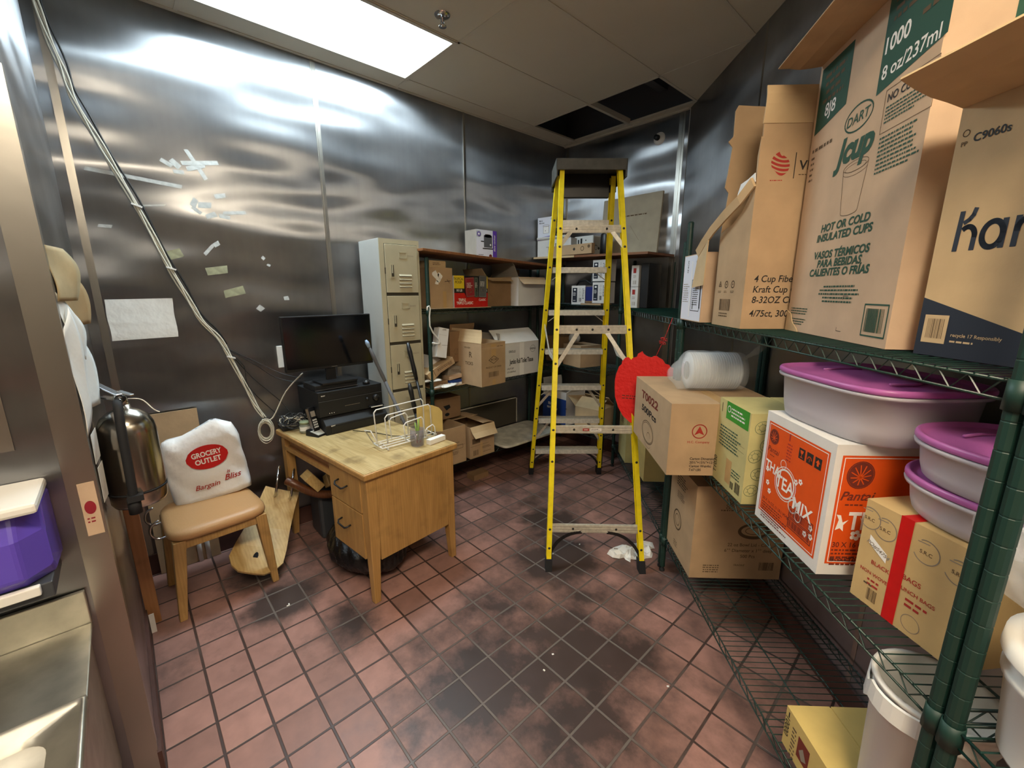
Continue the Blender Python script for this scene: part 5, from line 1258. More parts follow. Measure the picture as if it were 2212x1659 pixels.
# bottom shelf
def pr(f): F = f['front']; F.rect(0, 0, F.w, F.h*.78, 'blue_box'); F.text('SEAT', F.w*.35, F.h*.52, .035, 'white_print', k=2, bold=.02); F.text('SEAT COVERS', F.w*.42, F.h*.40, .028, 'white_print', k=2, bold=.02, sx=.9); F.rect(F.w*.45, F.h*.08, F.w*.78, F.h*.26, 'ink_grey', 2); F.text('AG', F.w*1.0, F.h*.5, .02, 'ink')
CB('carton', 'blue and white carton of seat covers on the bottom back shelf', -2.90, -2.56, 3.12, .26, b3, .33, 'carton_white', pr, rot=-6, closed=False, flaps=(('r', 45, .12, .02, 'carton_white'), ('l', 10, .1, .02, 'carton_white')))
CB('carton', 'kraft carton with raised flap on the bottom back shelf', -2.46, -2.19, 3.10, .28, b3, .22, 'kraft_light', lambda f: f['front'].small(.05, .12, .1, 2, .01, 'ink_soft', 3), rot=4, closed=False, flaps=(('b', -50, .16, .0, 'kraft_light'), ('l', 55, .16, .05, 'kraft_light'), ('f', -60, .14, 0, 'kraft_light')))
# ================================================================= desk
DX, DY, DA = -1.867, .755, D2R(6.2)    # near right corner of the top; local x runs to the left wall's opposite
def desk():
    L, Wd, ht = 1.075, .60, .735
    r = thing('desk', 'worn wooden office desk with two drawers standing out from the left wall', 'desk', (DX, DY, 0), DA)
    # local: x from -L (wall) to 0, y from 0 (drawer front side) to Wd
    m = MB(); m.box(-L, .0, 0, Wd, ht-.034, ht-.001, 'desk_wood'); m.build('top_edge', r, bevel=.007)
    m = MB(); m.box(-L+.008, -.008, .008, Wd-.008, ht-.003, ht+.001, 'desk_top'); m.build('desk_surface', r, label='scratched wood-grain desk surface')
    for x, y, sx, sy in ((-.02, .02, -1, 1), (-.02, Wd-.02, -1, -1), (-L+.02, .02, 1, 1), (-L+.02, Wd-.02, 1, -1)):
        m = MB(); a = .055; b_ = .034
        m.loft([[(x, y, .0), (x+sx*b_, y, 0), (x+sx*b_, y+sy*b_, 0), (x, y+sy*b_, 0)], [(x, y, .35), (x+sx*a, y, .35), (x+sx*a, y+sy*a, .35), (x, y+sy*a, .35)], [(x, y, ht-.034), (x+sx*a, y, ht-.034), (x+sx*a, y+sy*a, ht-.034), (x, y+sy*a, ht-.034)]], 'desk_wood', False)
        m.build('leg', r, bevel=.003)
    m = MB(); m.box(-.032, -.020, .075, Wd-.075, .235, ht-.034, 'desk_wood'); m.build('end_panel', r, label='plain end panel of the desk')
    pw = .40
    m = MB(); m.box(-pw, -.385+.37-.065, .03, Wd-.03, .235, .245, 'desk_wood'); m.box(-pw, -pw+.012, .03, Wd-.03, .235, ht-.034, 'desk_wood'); m.box(-pw, -.06, Wd-.035, Wd-.022, .235, ht-.034, 'desk_wood'); m.box(-pw+.012, -.07, .045, .05, .245, ht-.04, 'locker_dark'); m.build('pedestal', r)
    for z0, z1, hz in ((.50, ht-.040, .615), (.24, .493, .39)):
        m = MB(); m.box(-pw+.003, -.078, .016, .036, z0, z1, 'desk_wood'); d = m.build('drawer', r, bevel=.002)
        hx = -pw+.15; m = MB()
        m.tube([(hx-.045, .016, hz+.01), (hx-.045, -.006, hz+.006), (hx-.035, -.014, hz-.006), (hx+.03, -.014, hz-.010), (hx+.042, -.008, hz-.006), (hx+.045, .016, hz)], .005, 'black_plastic', 8); m.build('handle', d, label='dark arched pull')
    m = MB(); m.box(-L+.06, -pw, .02, .034, ht-.125, ht-.100, 'desk_wood'); m.box(-L+.075, -pw, .034, Wd-.05, ht-.115, ht-.105, 'plank_wood'); m.box(-L+.075, -pw, .05, .07, ht-.10, ht-.036, 'plank_wood'); m.build('knee_drawer', r, label='shallow open shelf rail under the top')
    m = MB(); m.box(-L+.06, -pw, Wd-.04, Wd-.028, .35, ht-.034, 'desk_wood'); m.build('back_panel', r)
    return r
desk()
ZD = .737
def dl(x, y, z=0):   # desk local to world
    c, s_ = math.cos(DA), math.sin(DA); return (DX + x*c - y*s_, DY + x*s_ + y*c, ZD+z)
# black recorder stack: fronts face the room (+X); local x -> depth towards wall handled with RZ_C frames
def deck(name, label, y0, y1, xf, dep, z, h, rot, fn, slope=0):
    r = thing(name, label, 'electronics', (xf, y0, z), RZ_C + D2R(rot))
    w = y1-y0; m = MB()
    if slope:
        m.loft([[(x, 0, 0), (x, 0, h*.55), (x, slope, h), (x, dep, h), (x, dep, 0)] for x in (0, w)], 'black_soft', False)
    else: m.box(0, w, 0, dep, 0, h, 'black_soft')
    m.build('case', r, bevel=.003)
    fn(r, w, dep, h); return r
def fn(r, w, d, h):
    m = MB(); m.box(.03, w-.03, -.003, 0, .012, h*.45, 'black_plastic'); m.build('disc_tray', r)
    F = Face(MB(), (0, -.0005, 0), (1, 0, 0), (0, 0, 1), w, h); F.text('SONY', .045, h*.47, .010, 'white_print', bold=.03); F.line([(.0, h*.53), (w, h*.53)], .0012, 'grey_plastic'); F.mb.build('front_print', r)
deck('video_deck', 'black disc deck at the bottom of the electronics stack on the desk', .835, 1.25, -2.575, .36, ZD, .108, 3, fn, slope=.05)
def fn(r, w, d, h):
    m = MB(); m.X = Matrix.Rotation(PI/2, 4, 'X'); m.lathe([(0, .022), (.018, .022), (.021, .018), (.022, 0)], 'black_plastic', 20, (w*.88, h*.42, 0)); m.build('volume_knob', r)
    m = MB(); m.X = Matrix.Rotation(PI/2, 4, 'X'); m.lathe([(0, .012), (.009, .012), (.010, 0)], 'black_plastic', 16, (w*.74, h*.42, 0)); m.build('input_knob', r)
    m = MB(); m.box(.0, w, -.002, 0, h*.62, h*.63, 'grey_plastic'); m.box(.03, w-.03, -.002, 0, h*.68, h*.9, 'black_plastic')
    F = Face(m, (0, -.0022, 0), (1, 0, 0), (0, 0, 1), w, h); F.text('SONY', .03, h*.84, .009, 'white_print', bold=.03); F.small(.16, h*.3, .13, 1, .004, 'ink_grey', 3)
    for k in range(3): F.disc(.06+.014*k, h*.12, .0025, 'white_print')
    m.build('fascia', r)
deck('receiver', 'large black audio receiver with volume knob stacked on the disc deck', .815, 1.235, -2.605, .33, ZD+.110, .155, 3, fn)
deck('cable_box', 'small black cable box on top of the receiver under the monitor', .815, 1.085, -2.645, .19, ZD+.267, .036, 3, lambda r, w, d, h: (lambda m: (m.box(.0, w, -.001, 0, .002, .006, 'grey_plastic'), m.build('fascia', r)))(MB()))
m = MB(); m.box(0, .10, 0, .05, 0, .008, 'black_plastic'); m.box(.01, .09, -.002, 0, -.002, .004, 'white_print'); tag(m.build('remote', loc=(-2.60, 1.13, ZD+.118), rz=RZ_C, bevel=.002), 'small black and white remote lying on the sloping disc deck', 'remote')
m = MB(); m.lathe([(0, 0), (.022, 0), (.024, .012), (.018, .02), (0, .022)], 'black_plastic', 14); m.lathe([(.006, .0221), (.012, .0221), (.012, .023), (.006, .023)], 'chrome', 12); tag(m.build('puck', loc=(-2.66, 1.145, ZD+.267)), 'small round black puck beside the cable box', 'puck')
# monitor
r = thing('monitor', 'black flat screen monitor standing on the cable box on the desk', 'monitor', (-2.73, .95, ZD+.305), RZ_C + D2R(2.5))
m = MB(); m.box(-.265, .285, -.012, .018, .085, .415, 'black_plastic'); m.build('housing', r, bevel=.003)
m = MB(); m.box(-.258, .278, -.0135, -.012, .102, .408, 'screen'); f = Face(m, (-.265, -.0128, .085), (1, 0, 0), (0, 0, 1), .55, .33); f.text('SAMSUNG', .285, .006, .008, 'ink_grey', bold=.02); m.build('screen', r, label='dark glossy screen')
m = MB(); m.box(-.03, .03, .0, .016, .0, .12, 'black_plastic'); m.build('neck', r)
m = MB(); m.rbox(-.10, .13, -.10, .07, 0, .010, 'black_plastic', .012); m.build('base', r)
# leaning handles behind the desk
def pole(label, p0, p1, r0, mt, grip, gr=.011):
    root = thing('broom_handle', label, 'pole', p0); d = Vector(p1)-Vector(p0); m = MB()
    m.tube([(0, 0, 0), tuple(d*.82)], r0, mt, 10); m.build('shaft', root)
    m = MB(); m.tube([tuple(d*(.80+.05*i)) for i in range(5)], gr, mt if grip == 'grip_blue' else grip, 10, rs=[gr*.85, gr*1.15, gr, gr*1.2, gr*.75]); m.build('grip', root)
    if grip == 'grip_blue': m = MB(); m.tube([tuple(d*1.0), tuple(d*1.02), tuple(d*1.035)], gr*1.1, grip, 10, rs=[gr*.9, gr*1.2, gr*.6]); m.build('end_cap', root, label='pale blue hanging tip')
mat('grip_blue', '#8fa7c4', .4)
pole('grey pole with pale blue end leaning between monitor and locker', (-2.42, 1.575, 0), (-2.53, 1.125, 1.262), .011, 'grey_plastic', 'grip_blue')
pole('tall black handle leaning in front of the locker doors', (-2.36, 1.56, 0), (-2.57, 1.415, 1.262), .009, 'black_plastic', 'black_plastic', .014)
pole('short black handle sticking up behind the wire rack', (-2.33, 1.45, 0), (-2.45, 1.345, 1.01), .010, 'black_plastic', 'black_plastic', .014)
# jar, phone, cup, rack
r = thing('glass_jar', 'small glass jar of dark spice with a metal lid on the desk', 'jar', (-2.735, .762, ZD)); m = MB()
m.lathe([(0, 0), (.030, 0), (.034, .008), (.035, .045), (.028, .056), (.027, .062)], 'glass_jar', 22); m.build('jar_body', r)
m = MB(); m.lathe([(0, .003), (.029, .003), (.031, .042), (0, .044)], 'kraft_grey', 16); m.build('contents', r)
m = MB(); m.lathe([(.0, .074), (.027, .074), (.030, .072), (.030, .058), (.028, .058)], 'pot_green', 22); m.build('lid', r)
f = Face(MB(), (.0, 0, 0), (0, 1, 0), (0, 0, 1), .05, .05); m = MB(); n = 8
m.loft([[(.0356*math.cos(a), .0356*math.sin(a), z) for a in [D2R(-70+16*k) for k in range(10)]] for z in (.018, .044)], 'paper', cap=False, closed=False); m.build('jar_label', r)
r = thing('cordless_phone', 'cordless phone standing in its silver and black cradle on the desk', 'phone', (-2.64, .805, ZD), RZ_C + D2R(25)); 
m = MB(); m.loft([[(-.045, -.05, 0), (.05, -.05, 0), (.05, .05, 0), (-.045, .05, 0)], [(-.042, -.048, .012), (.047, -.048, .012), (.047, .05, .035), (-.042, .05, .035)]], 'black_plastic', False); m.box(-.03, .035, -.045, -.043, .010, .013, 'white_plastic'); 
m.add([(-.04, -.047, .0128), (.045, -.047, .0128), (.045, .02, .0285), (-.04, .02, .0285)], [(0, 1, 2, 3)], 'alu'); m.build('cradle', r)
m = MB(); X = Matrix.Translation((0, .012, .022)) @ Matrix.Rotation(D2R(-14), 4, 'X'); m.X = X
m.rbox(-.024, .024, -.012, .012, 0, .150, 'black_plastic', .008); f = Face(m, (-.024, -.0125, 0), (1, 0, 0), (0, 0, 1), .048, .15); f.rect(.008, .09, .040, .125, 'ink_grey')
for i in range(4):
    for j in range(3): f.rect(.009+.011*j, .02+.015*i, .017+.011*j, .029+.015*i, 'white_plastic')
m.X = X @ Matrix.Identity(4); m.box(-.0245, -.0235, -.011, .011, .005, .145, 'chrome'); m.box(.0235, .0245, -.011, .011, .005, .145, 'chrome'); m.build('handset', r)
r = thing('pen_cup', 'smoky clear cup with clips and a green stem near the desk edge', 'cup', (-2.058, 1.16, ZD)); m = MB()
m.lathe([(0, .004), (.033, .004), (.034, 0), (.037, .004), (.041, .098), (.038, .098), (.034, .006), (0, .006)], 'smoke_cup', 28); m.build('cup', r)
rnd = random.Random(8)
for i in range(7):
    a = rnd.uniform(0, 6.28); q = rnd.uniform(0, .02); m = MB(); m.tube([(q*math.cos(a), q*math.sin(a), .012), (q*math.cos(a)+rnd.uniform(-.012, .012), q*math.sin(a)+rnd.uniform(-.012, .012), rnd.uniform(.03, .07))], .005, ('pk_red', 'chrome', 'white_plastic')[i % 3], 7); m.build('clip', r)
for p, q, rr_ in (((.0, .0, .03), (.008, .012, .155), .006), ((-.005, .005, .03), (-.004, -.006, .135), .006)):
    m = MB(); m.tube([p, ((p[0]+q[0])/2+.004, (p[1]+q[1])/2, .09), q], rr_, 'plant', 8, rs=[.004, .007, .004]); m.build('green_stem', r, label='green plastic stem')
m = MB(); m.tube([(-.02, .01, .02), (-.03, .018, .12)], .004, 'dark_pack', 8); m.build('pen', r)
# white wire file rack
def rack():
    r = thing('wire_rack', 'white wire file rack tilted on the desk corner beside the pen cup', 'rack', (-2.20, 1.13, ZD), D2R(6.2+84)); k = 'white_plastic'; q = .0032
    # base rails run along local x (along the desk's end), dividers stand across
    m = MB()
    for y in (-.09, -.06, -.03, 0): m.tube([(-.15, y, .018), (.16, y, .018)], q, k, 6)
    for x in (-.15, 0, .16): m.tube([(x, -.09, .018), (x, .0, .018)], q, k, 6)
    for x in (-.12, .12): m.tube([(x, -.09, .018), (x, -.09, .003), (x+.02, .0, .003), (x, 0, .018)], q, k, 6)
    m.build('base_grid', r)
    for y, hgt, x0, x1 in ((.0, .175, -.13, .15), (.0, .12, -.05, .05), (-.05, .155, -.10, .16), (-.085, .11, -.02, .09), (-.09, .06, .10, .155)):
        m = MB(); m.tube([(x0, y, .018), (x0-.004, y+.006, hgt-.012), (x0+.01, y+.008, hgt), (x1-.01, y+.01, hgt+.01), (x1, y+.008, hgt-.004), (x1-.002, y, .018)], q, k, 6); m.build('divider', r)
    m = MB(); m.tube([(-.15, 0, .018), (-.19, .0, .09), (-.185, -.05, .10), (-.15, -.06, .018)], q, k, 6); m.build('divider', r)
    r.scale = (1.12, 1.25, 1.2)
    return r
rack()
m = MB(); 
rg = [[(x, .0+.02*math.sin((x+.1)*6), z) for z in (0, .003)] for x in (0,)]
m.loft([[(x, .015*math.sin(x*9), z0 - (0.0)), (x, .015*math.sin(x*9)+.002, z0), (x, .015*math.sin(x*9)+.002, z1), (x, .015*math.sin(x*9), z1)] for x, z0, z1 in ((0, 0, .16), (.05, 0, .175), (.10, 0, .17), (.14, 0, .155), (.16, 0, .13))], 'kraft_yellow', False)
o = tag(m.build('cardboard_piece', loc=(-2.27, 1.285, ZD), rz=D2R(42)), 'curved yellowish cardboard piece standing in the back of the wire rack', 'cardboard')
m = MB(); m.box(0, .035, 0, .12, 0, .03, 'white_print'); tag(m.build('white_box', loc=(-2.035, 1.205, ZD), rz=D2R(10), bevel=.002), 'slim white box lying behind the pen cup', 'box')
m = MB(); m.box(0, .08, 0, .10, 0, .032, 'black_plastic'); tag(m.build('black_tray', loc=(-2.10, 1.27, ZD+.001), rz=D2R(5), bevel=.003), 'small black tray at the back corner of the desk', 'tray') if False else None
m = MB(); m.tube([(0, 0, .003), (.15, .02, .003), (.3, .01, .003), (.42, .05, .003), (.5, .06, .004)], .0022, 'cable_black', 6); tag(m.build('desk_cable', loc=(-2.56, .99, ZD), rz=D2R(25)), 'thin black cable running across the desk top to the rack', 'cable')
m = MB(); m.tube([(0, 0, .003), (.04, -.01, .003), (.05, .02, .003), (.10, .03, .003)], .0018, 'cable_black', 6); tag(m.build('phone_cord', loc=(-2.70, .775, ZD)), 'short black cord between the jar and the phone', 'cable')
# tangle of cords at the left end
rnd = random.Random(21)
cols = ['cable_black', 'cable_black', 'cable_white', 'cable_black', 'grey_plastic', 'cable_white', 'cable_black', 'cable_black']
for i in range(8):
    m = MB(); pts = []; a = rnd.uniform(0, 6)
    for k in range(22):
        a += rnd.uniform(.4, .9); rr_ = rnd.uniform(.03, .08)
        pts.append((rr_*math.cos(a)*1.0, rr_*math.sin(a)*1.5 + .0, .008+abs(rnd.gauss(.04, .03))))
    # smooth
    P2 = []
    for k in range(len(pts)-1):
        for t in (0, .33, .66): P2.append(tuple(Vector(pts[k]).lerp(Vector(pts[k+1]), t)))
    P3 = [P2[0]] + [tuple((Vector(P2[k-1])+Vector(P2[k])+Vector(P2[k+1]))/3) for k in range(1, len(P2)-1)] + [P2[-1]]
    m.tube(P3, .003, cols[i], 5); tag(m.build('cord', loc=(-2.86, .755, ZD)), 'loose cord in the tangle at the wall end of the desk', 'cable', 'tangled cords on the desk')
m = MB(); m.rbox(-.06, .06, -.04, .04, 0, .025, 'black_plastic', .01); tag(m.build('router', loc=(-2.90, .70, ZD+.001), bevel=.003), 'flat black adapter under the cord tangle at the desk corner', 'router')

# ================================================================= cables on the left wall
pts = [(-2.985, -.066, 2.86), (-2.985, -.023, 2.613), (-2.982, .014, 2.427), (-2.982, .123, 2.125), (-2.98, .25, 1.723), (-2.98, .339, 1.469), (-2.98, .438, 1.29), (-2.975, .533, .98), (-2.955, .59, .82)]
def smoothpath(p, n=6):
    p = [Vector(q) for q in p]; out = []
    for i in range(len(p)-1):
        a = p[max(i-1, 0)]; b = p[i]; c = p[i+1]; d = p[min(i+2, len(p)-1)]
        for k in range(n):
            t = k/n; out.append(.5*((2*b)+(-a+c)*t+(2*a-5*b+4*c-d)*t*t+(-a+3*b-3*c+d)*t**3))
    out.append(p[-1]); return out
P = smoothpath(pts, 8)
rnd = random.Random(3)
P = [Vector((-2.985, -.10, 2.985))] + P
for i in range(5):
    mt = 'cable_white' if i < 4 else 'cable_black'; m = MB(); off = (i-2)*.0052
    q = [p + Vector((.004+.004*(i % 2), off*(1 if i != 4 else 1.0) + .004*math.sin(k*.7+i*2), off*.35+.002*math.sin(k*.5+i))) for k, p in enumerate(P)]
    if i == 4: q = [p + Vector((0, .007, .003)) for k, p in enumerate(q) if p.z > 1.27]
    m.tube(q, .0041 if i < 4 else .0042, mt, 6)
    tag(m.build('wall_cable'), 'white cable in the bundle running diagonally down the left wall' if i < 4 else 'black cable following the white bundle down the left wall', 'cable', 'white wall cables' if i < 4 else None)
for n_, (z_, lb) in enumerate(((1.72, 'zip tie halfway down the diagonal cable bundle'), (1.225, 'zip tie low on the diagonal cable bundle'), (2.02, 'white tape tab high on the diagonal cable bundle'))):
    k = min(P, key=lambda p: abs(p.z-z_)); m = MB(); m.box(-.004, .014, -.022, .022, -.004, .004, 'white_plastic'); o = tag(m.build('zip_tie', loc=(k.x+.004, k.y, k.z)), lb, 'cable tie'); o.rotation_euler = (D2R(-20), 0, 0)
for i, pp in enumerate(([( -2.98, .445, 1.275), (-2.97, .57, 1.19), (-2.93, .70, 1.10), (-2.85, .80, 1.06)], [(-2.98, .447, 1.27), (-2.97, .58, 1.16), (-2.95, .68, 1.07), (-2.90, .78, 1.03)], [(-2.98, .445, 1.265), (-2.97, .52, 1.16), (-2.96, .53, 1.03), (-2.95, .64, .86), (-2.9, .70, .78)], [(-2.98, .45, 1.26), (-2.97, .56, 1.08), (-2.95, .70, .90), (-2.88, .75, .79)])):
    m = MB(); m.tube(smoothpath(pp, 5), .0022, 'cable_black', 5); tag(m.build('thin_cable'), ['upper thin black cable sagging from the bundle to the monitor', 'lower thin black cable sagging from the bundle to the receiver', 'looping thin black cable falling to the desk tangle', 'straight thin black cable dropping to the desk tangle'][i], 'cable')
m = MB(); m.tube(smoothpath([(-2.80, .80, 1.10), (-2.90, .72, .98), (-2.94, .64, .82), (-2.95, .60, .80)], 5), .004, 'cable_white', 6); tag(m.build('monitor_cable'), 'white cable from the monitor down to the coil at the desk corner', 'cable')
m = MB(); rnd = random.Random(17)
for i in range(9):
    rr_ = rnd.uniform(.036, .060); off = rnd.uniform(-.012, .012); tl = rnd.uniform(-.25, .25)
    m.tube([(rnd.uniform(-.004, .004)+off + tl*rr_*math.sin(2*PI*k/22), rr_*.8*math.sin(2*PI*k/22), -.055+rr_*1.35*math.cos(2*PI*k/22)) for k in range(22)], .0028, 'cable_white', 5, True)
m.tube([(0, -.012, .02), (0, .014, .012), (0, .0, -.002), (0, -.014, .008)], .005, 'cable_white', 6, True)
tag(m.build('cable_coil', loc=(-2.93, .585, .795)), 'coiled white cable hanging off the wall corner of the desk', 'cable')
# white plastic wall plate by the monitor
m = MB(); m.box(0, .012, -.03, .03, -.07, .07, 'white_plastic'); tag(m.build('wall_socket', loc=(-2.998, .745, 1.19), bevel=.003), 'white wall socket plate peeking out left of the monitor', 'socket')

# ================================================================= tapes and papers on the walls
def tape(y, z, L, wd, ang, lb, mt='tape_white', grp='leftover tape pieces on the left wall'):
    m = MB(); rnd = random.Random(int(y*1000+z*77)); h = wd/2
    pts = [(-L/2, -h), (L/2, -h*rnd.uniform(.7, 1)), (L/2+rnd.uniform(-.006, .006), h), (-L/2+rnd.uniform(-.006, .006), h*rnd.uniform(.6, 1))]
    m.loft([[(x, p[0], p[1]) for p in pts] for x in (0, .0008)], mt, False)
    o = m.build('tape_strip', loc=(XW+.0005+rnd.uniform(0, .0008), y, z)); o.rotation_euler = (D2R(ang), 0, 0)
    tag(o, lb, 'tape', grp)
tape(.435, 2.275, .16, .022, -63, 'long steep strip of the tape cross on the left wall'); tape(.455, 2.287, .17, .022, 10, 'crossing strip of the tape cross on the left wall'); tape(.43, 2.262, .09, .028, 20, 'short thick strip in the middle of the tape cross')
tape(.305, 2.262, .05, .022, -30, 'short tape scrap left of the tape cross'); tape(.345, 2.262, .05, .03, -50, 'ragged tape scrap just left of the tape cross'); tape(.355, 2.225, .045, .02, 0, 'small tape scrap under the ragged one, left of the cross')
tape(.17, 2.165, .37, .022, -5, 'longest faded tape strip crossing behind the cable bundle'); tape(.215, 2.04, .11, .009, 8, 'thin sliver of tape just right of the cable bundle')
tape(.525, 2.128, .05, .024, 14, 'slanted tape piece at the right of the lower tape cluster'); tape(.40, 2.075, .045, .03, 60, 'tape piece at the left of the lower cluster'); tape(.445, 2.07, .06, .035, 0, 'pale wide tape piece of the lower cluster'); tape(.405, 2.04, .05, .02, -40, 'small slanted tape of the lower cluster'); tape(.47, 2.02, .055, .028, 20, 'bottom tape piece of the lower cluster')
tape(.585, 2.046, .12, .020, 6, 'longer tape strip right of the lower cluster'); tape(.535, 2.018, .05, .022, -10, 'short tape under the longer right strip'); tape(.018, 1.92, .05, .018, -4, 'lone small tape strip left of the cables')
tape(.435, 1.83, .07, .018, 48, 'slanted ragged tape with printing below the clusters'); tape(.475, 1.865, .03, .026, 30, 'tiny triangular tape under the clusters'); tape(.705, 1.80, .02, .02, 45, 'tiny tape fleck far right above the monitor'); tape(.73, 1.76, .02, .015, -30, 'second tiny tape fleck above the monitor'); tape(.655, 1.50, .03, .035, -45, 'torn paper fleck left above the monitor'); tape(.81, 1.56, .022, .03, -80, 'torn paper fleck right at the monitor top edge')
mat('residue', '#9b9a7c', .85, noise=.3, scale=30)
tape(.28, 1.80, .07, .05, 15, 'upper faint glue residue patch by the cables', 'residue', 'glue residue on the left wall'); tape(.46, 1.72, .10, .05, 5, 'middle glue residue patch on the left wall', 'residue', 'glue residue on the left wall'); tape(.53, 1.60, .11, .05, 12, 'lower greenish glue residue patch on the left wall', 'residue', 'glue residue on the left wall')
# white sheet
m = MB(); nx, ny = 12, 8; rnd = random.Random(6); vs = []; fs = []
for j in range(ny+1):
    for i in range(nx+1): vs.append((XW+.0025+.004*abs(math.sin(i*1.7+j*.9)*math.sin(j*1.3)), -.038+.272*i/nx + .002*math.sin(j), 1.352+.210*j/ny + .004*(i/nx)))
for j in range(ny):
    for i in range(nx): a = j*(nx+1)+i; fs.append((a, a+1, a+nx+2, a+nx+1))
m.add(vs, fs, 'paper', True)
tag(m.build('paper_sheet'), 'wrinkled blank white paper taped to the left wall above the extinguisher', 'paper')
# sheets pinned on the side of the partition, curling away from it
def curl(name, lb, x0, x1, z0, z1, amp, mt, skew=0, ph=0):
    m = MB(); vs = []; fs = []; nx, nz = 8, 12
    for j in range(nz+1):
        for i in range(nx+1):
            u, v = i/nx, j/nz
            y = YP+.004 + amp*(u**1.3)*(.45+.55*math.sin(PI*min(1, v*.9+.1)+ph)) + .004*math.sin(6*v+3*u+ph)
            vs.append((x0+(x1-x0)*(1-u), y, z0+(z1-z0)*v+skew*u))
    for j in range(nz):
        for i in range(nx): a = j*(nx+1)+i; fs.append((a, a+nx+1, a+nx+2, a+1))
    m.add(vs, fs, mt, True); o = m.build(name); s_ = o.modifiers.new('s', 'SOLIDIFY'); s_.thickness = .0008; return tag(o, lb, 'paper', 'papers pinned to the partition')
curl('paper_sheet', 'tan rolled paper at the top of the papers on the partition corner', -1.80, -1.665, 1.575, 1.72, .05, 'paper_tan')
curl('paper_sheet', 'brown paper behind the tan roll on the partition corner', -1.95, -1.75, 1.50, 1.68, .055, 'kraft_inner', ph=.4)
curl('paper_sheet', 'thin white leaflet curling in the middle of the papers on the partition', -1.80, -1.665, 1.46, 1.60, .035, 'paper', -.06)
curl('paper_sheet', 'long white sheet hanging lowest on the partition side', -1.86, -1.67, 1.27, 1.50, .04, 'paper', -.02, .3)
curl('paper_sheet', 'narrow pointed white sheet hanging beside the long one on the partition', -1.72, -1.64, 1.20, 1.50, .025, 'paper', .06)

# ================================================================= fire extinguisher
r = thing('fire_extinguisher', 'steel fire extinguisher with black hose hung low on the partition beside the chair', 'fire extinguisher', (-1.83, YP+.083, .90)); r.scale = (1, 1, .88)
m = MB(); m.lathe([(0, .012), (.06, .004), (.068, .006), (.074, .02), (.0755, .06), (.0755, .285), (.072, .315), (.06, .345), (.04, .365), (.022, .374), (.02, .39), (0, .39)], 'ext_steel', 40); m.build('cylinder', r)
m = MB(); m.lathe([(0, .385), (.018, .385), (.02, .40), (.016, .425), (.012, .435), (0, .436)], 'chrome', 16); m.tube([(0, 0, .41), (.03, -.008, .408)], .010, 'chrome', 10); m.build('valve', r)
m = MB(); m.beam((.02, .0, .43), (-.075, -.055, .465), [(-.010, -.003), (.010, -.003), (.010, .003), (-.010, .003)], 'chrome'); m.beam((.02, .0, .445), (.05, .03, .43), [(-.008, -.003), (.008, -.003), (.008, .003), (-.008, .003)], 'chrome'); m.build('lever', r, bevel=.002)
m = MB(); m.beam((.01, .0, .412), (-.06, -.045, .415), [(-.010, -.003), (.010, -.003), (.010, .003), (-.010, .003)], 'chrome'); m.build('carry_handle', r)
m = MB(); m.X = Matrix.Rotation(PI/2, 4, 'Y'); m.lathe([(0, .02), (.014, .02), (.015, .0), (0, 0)], 'black_plastic', 14, (-.415, 0, .0)); m.build('gauge', r)
m = MB(); m.tube(smoothpath([(.03, -.008, .408), (.06, -.008, .40), (.082, -.010, .34), (.088, -.012, .22), (.088, -.014, .10), (.086, -.016, .02)], 6), .012, 'rubber', 10); m.tube([(.086, -.016, .06), (.086, -.016, -.0)], .017, 'rubber', 12); m.build('hose', r, label='black rubber hose')
m = MB(); m.lathe([(.0765, .060), (.0775, .060), (.0775, .068), (.0765, .068)], 'rubber', 40); m.box(.07, .11, -.03, .01, .052, .074, 'rubber'); m.build('strap', r)
m = MB(); m.box(-.02, .02, -.084, -.074, .25, .40, 'steel_plain'); m.build('wall_bracket', r)
m = MB(); m.tube(smoothpath([(.0, .01, .41), (.0, .05, .40), (.01, .075, .36), (.012, .09, .345)], 5), .0018, 'white_plastic', 5); m.build('safety_seal', r)
for i, (x, z0, z1, lb, w_) in enumerate(((-1.70, 1.10, 1.20, 'crinkled white tag behind the top left of the extinguisher', .05), (-1.69, .98, 1.10, 'white inspection tag below the crinkled one', .04))):
    m = MB(); m.loft([[(0, 0, 0), (-w_, .01, .01), (-w_, .012, z1-z0), (0, .002, z1-z0-.01)], [(0, .001, 0), (-w_, .011, .01), (-w_, .013, z1-z0), (0, .003, z1-z0-.01)]], 'paper', False)
    tag(m.build('inspection_tag', loc=(x, YP+.004, z0)), lb, 'tag')

# ================================================================= chair with a bag, broken chair back, planks
CX, CY, CA = -2.395, .235, D2R(3.5)
r = thing('chair', 'backless wooden chair with a tan padded seat and a shopping bag on it', 'chair', (CX, CY, 0), CA)
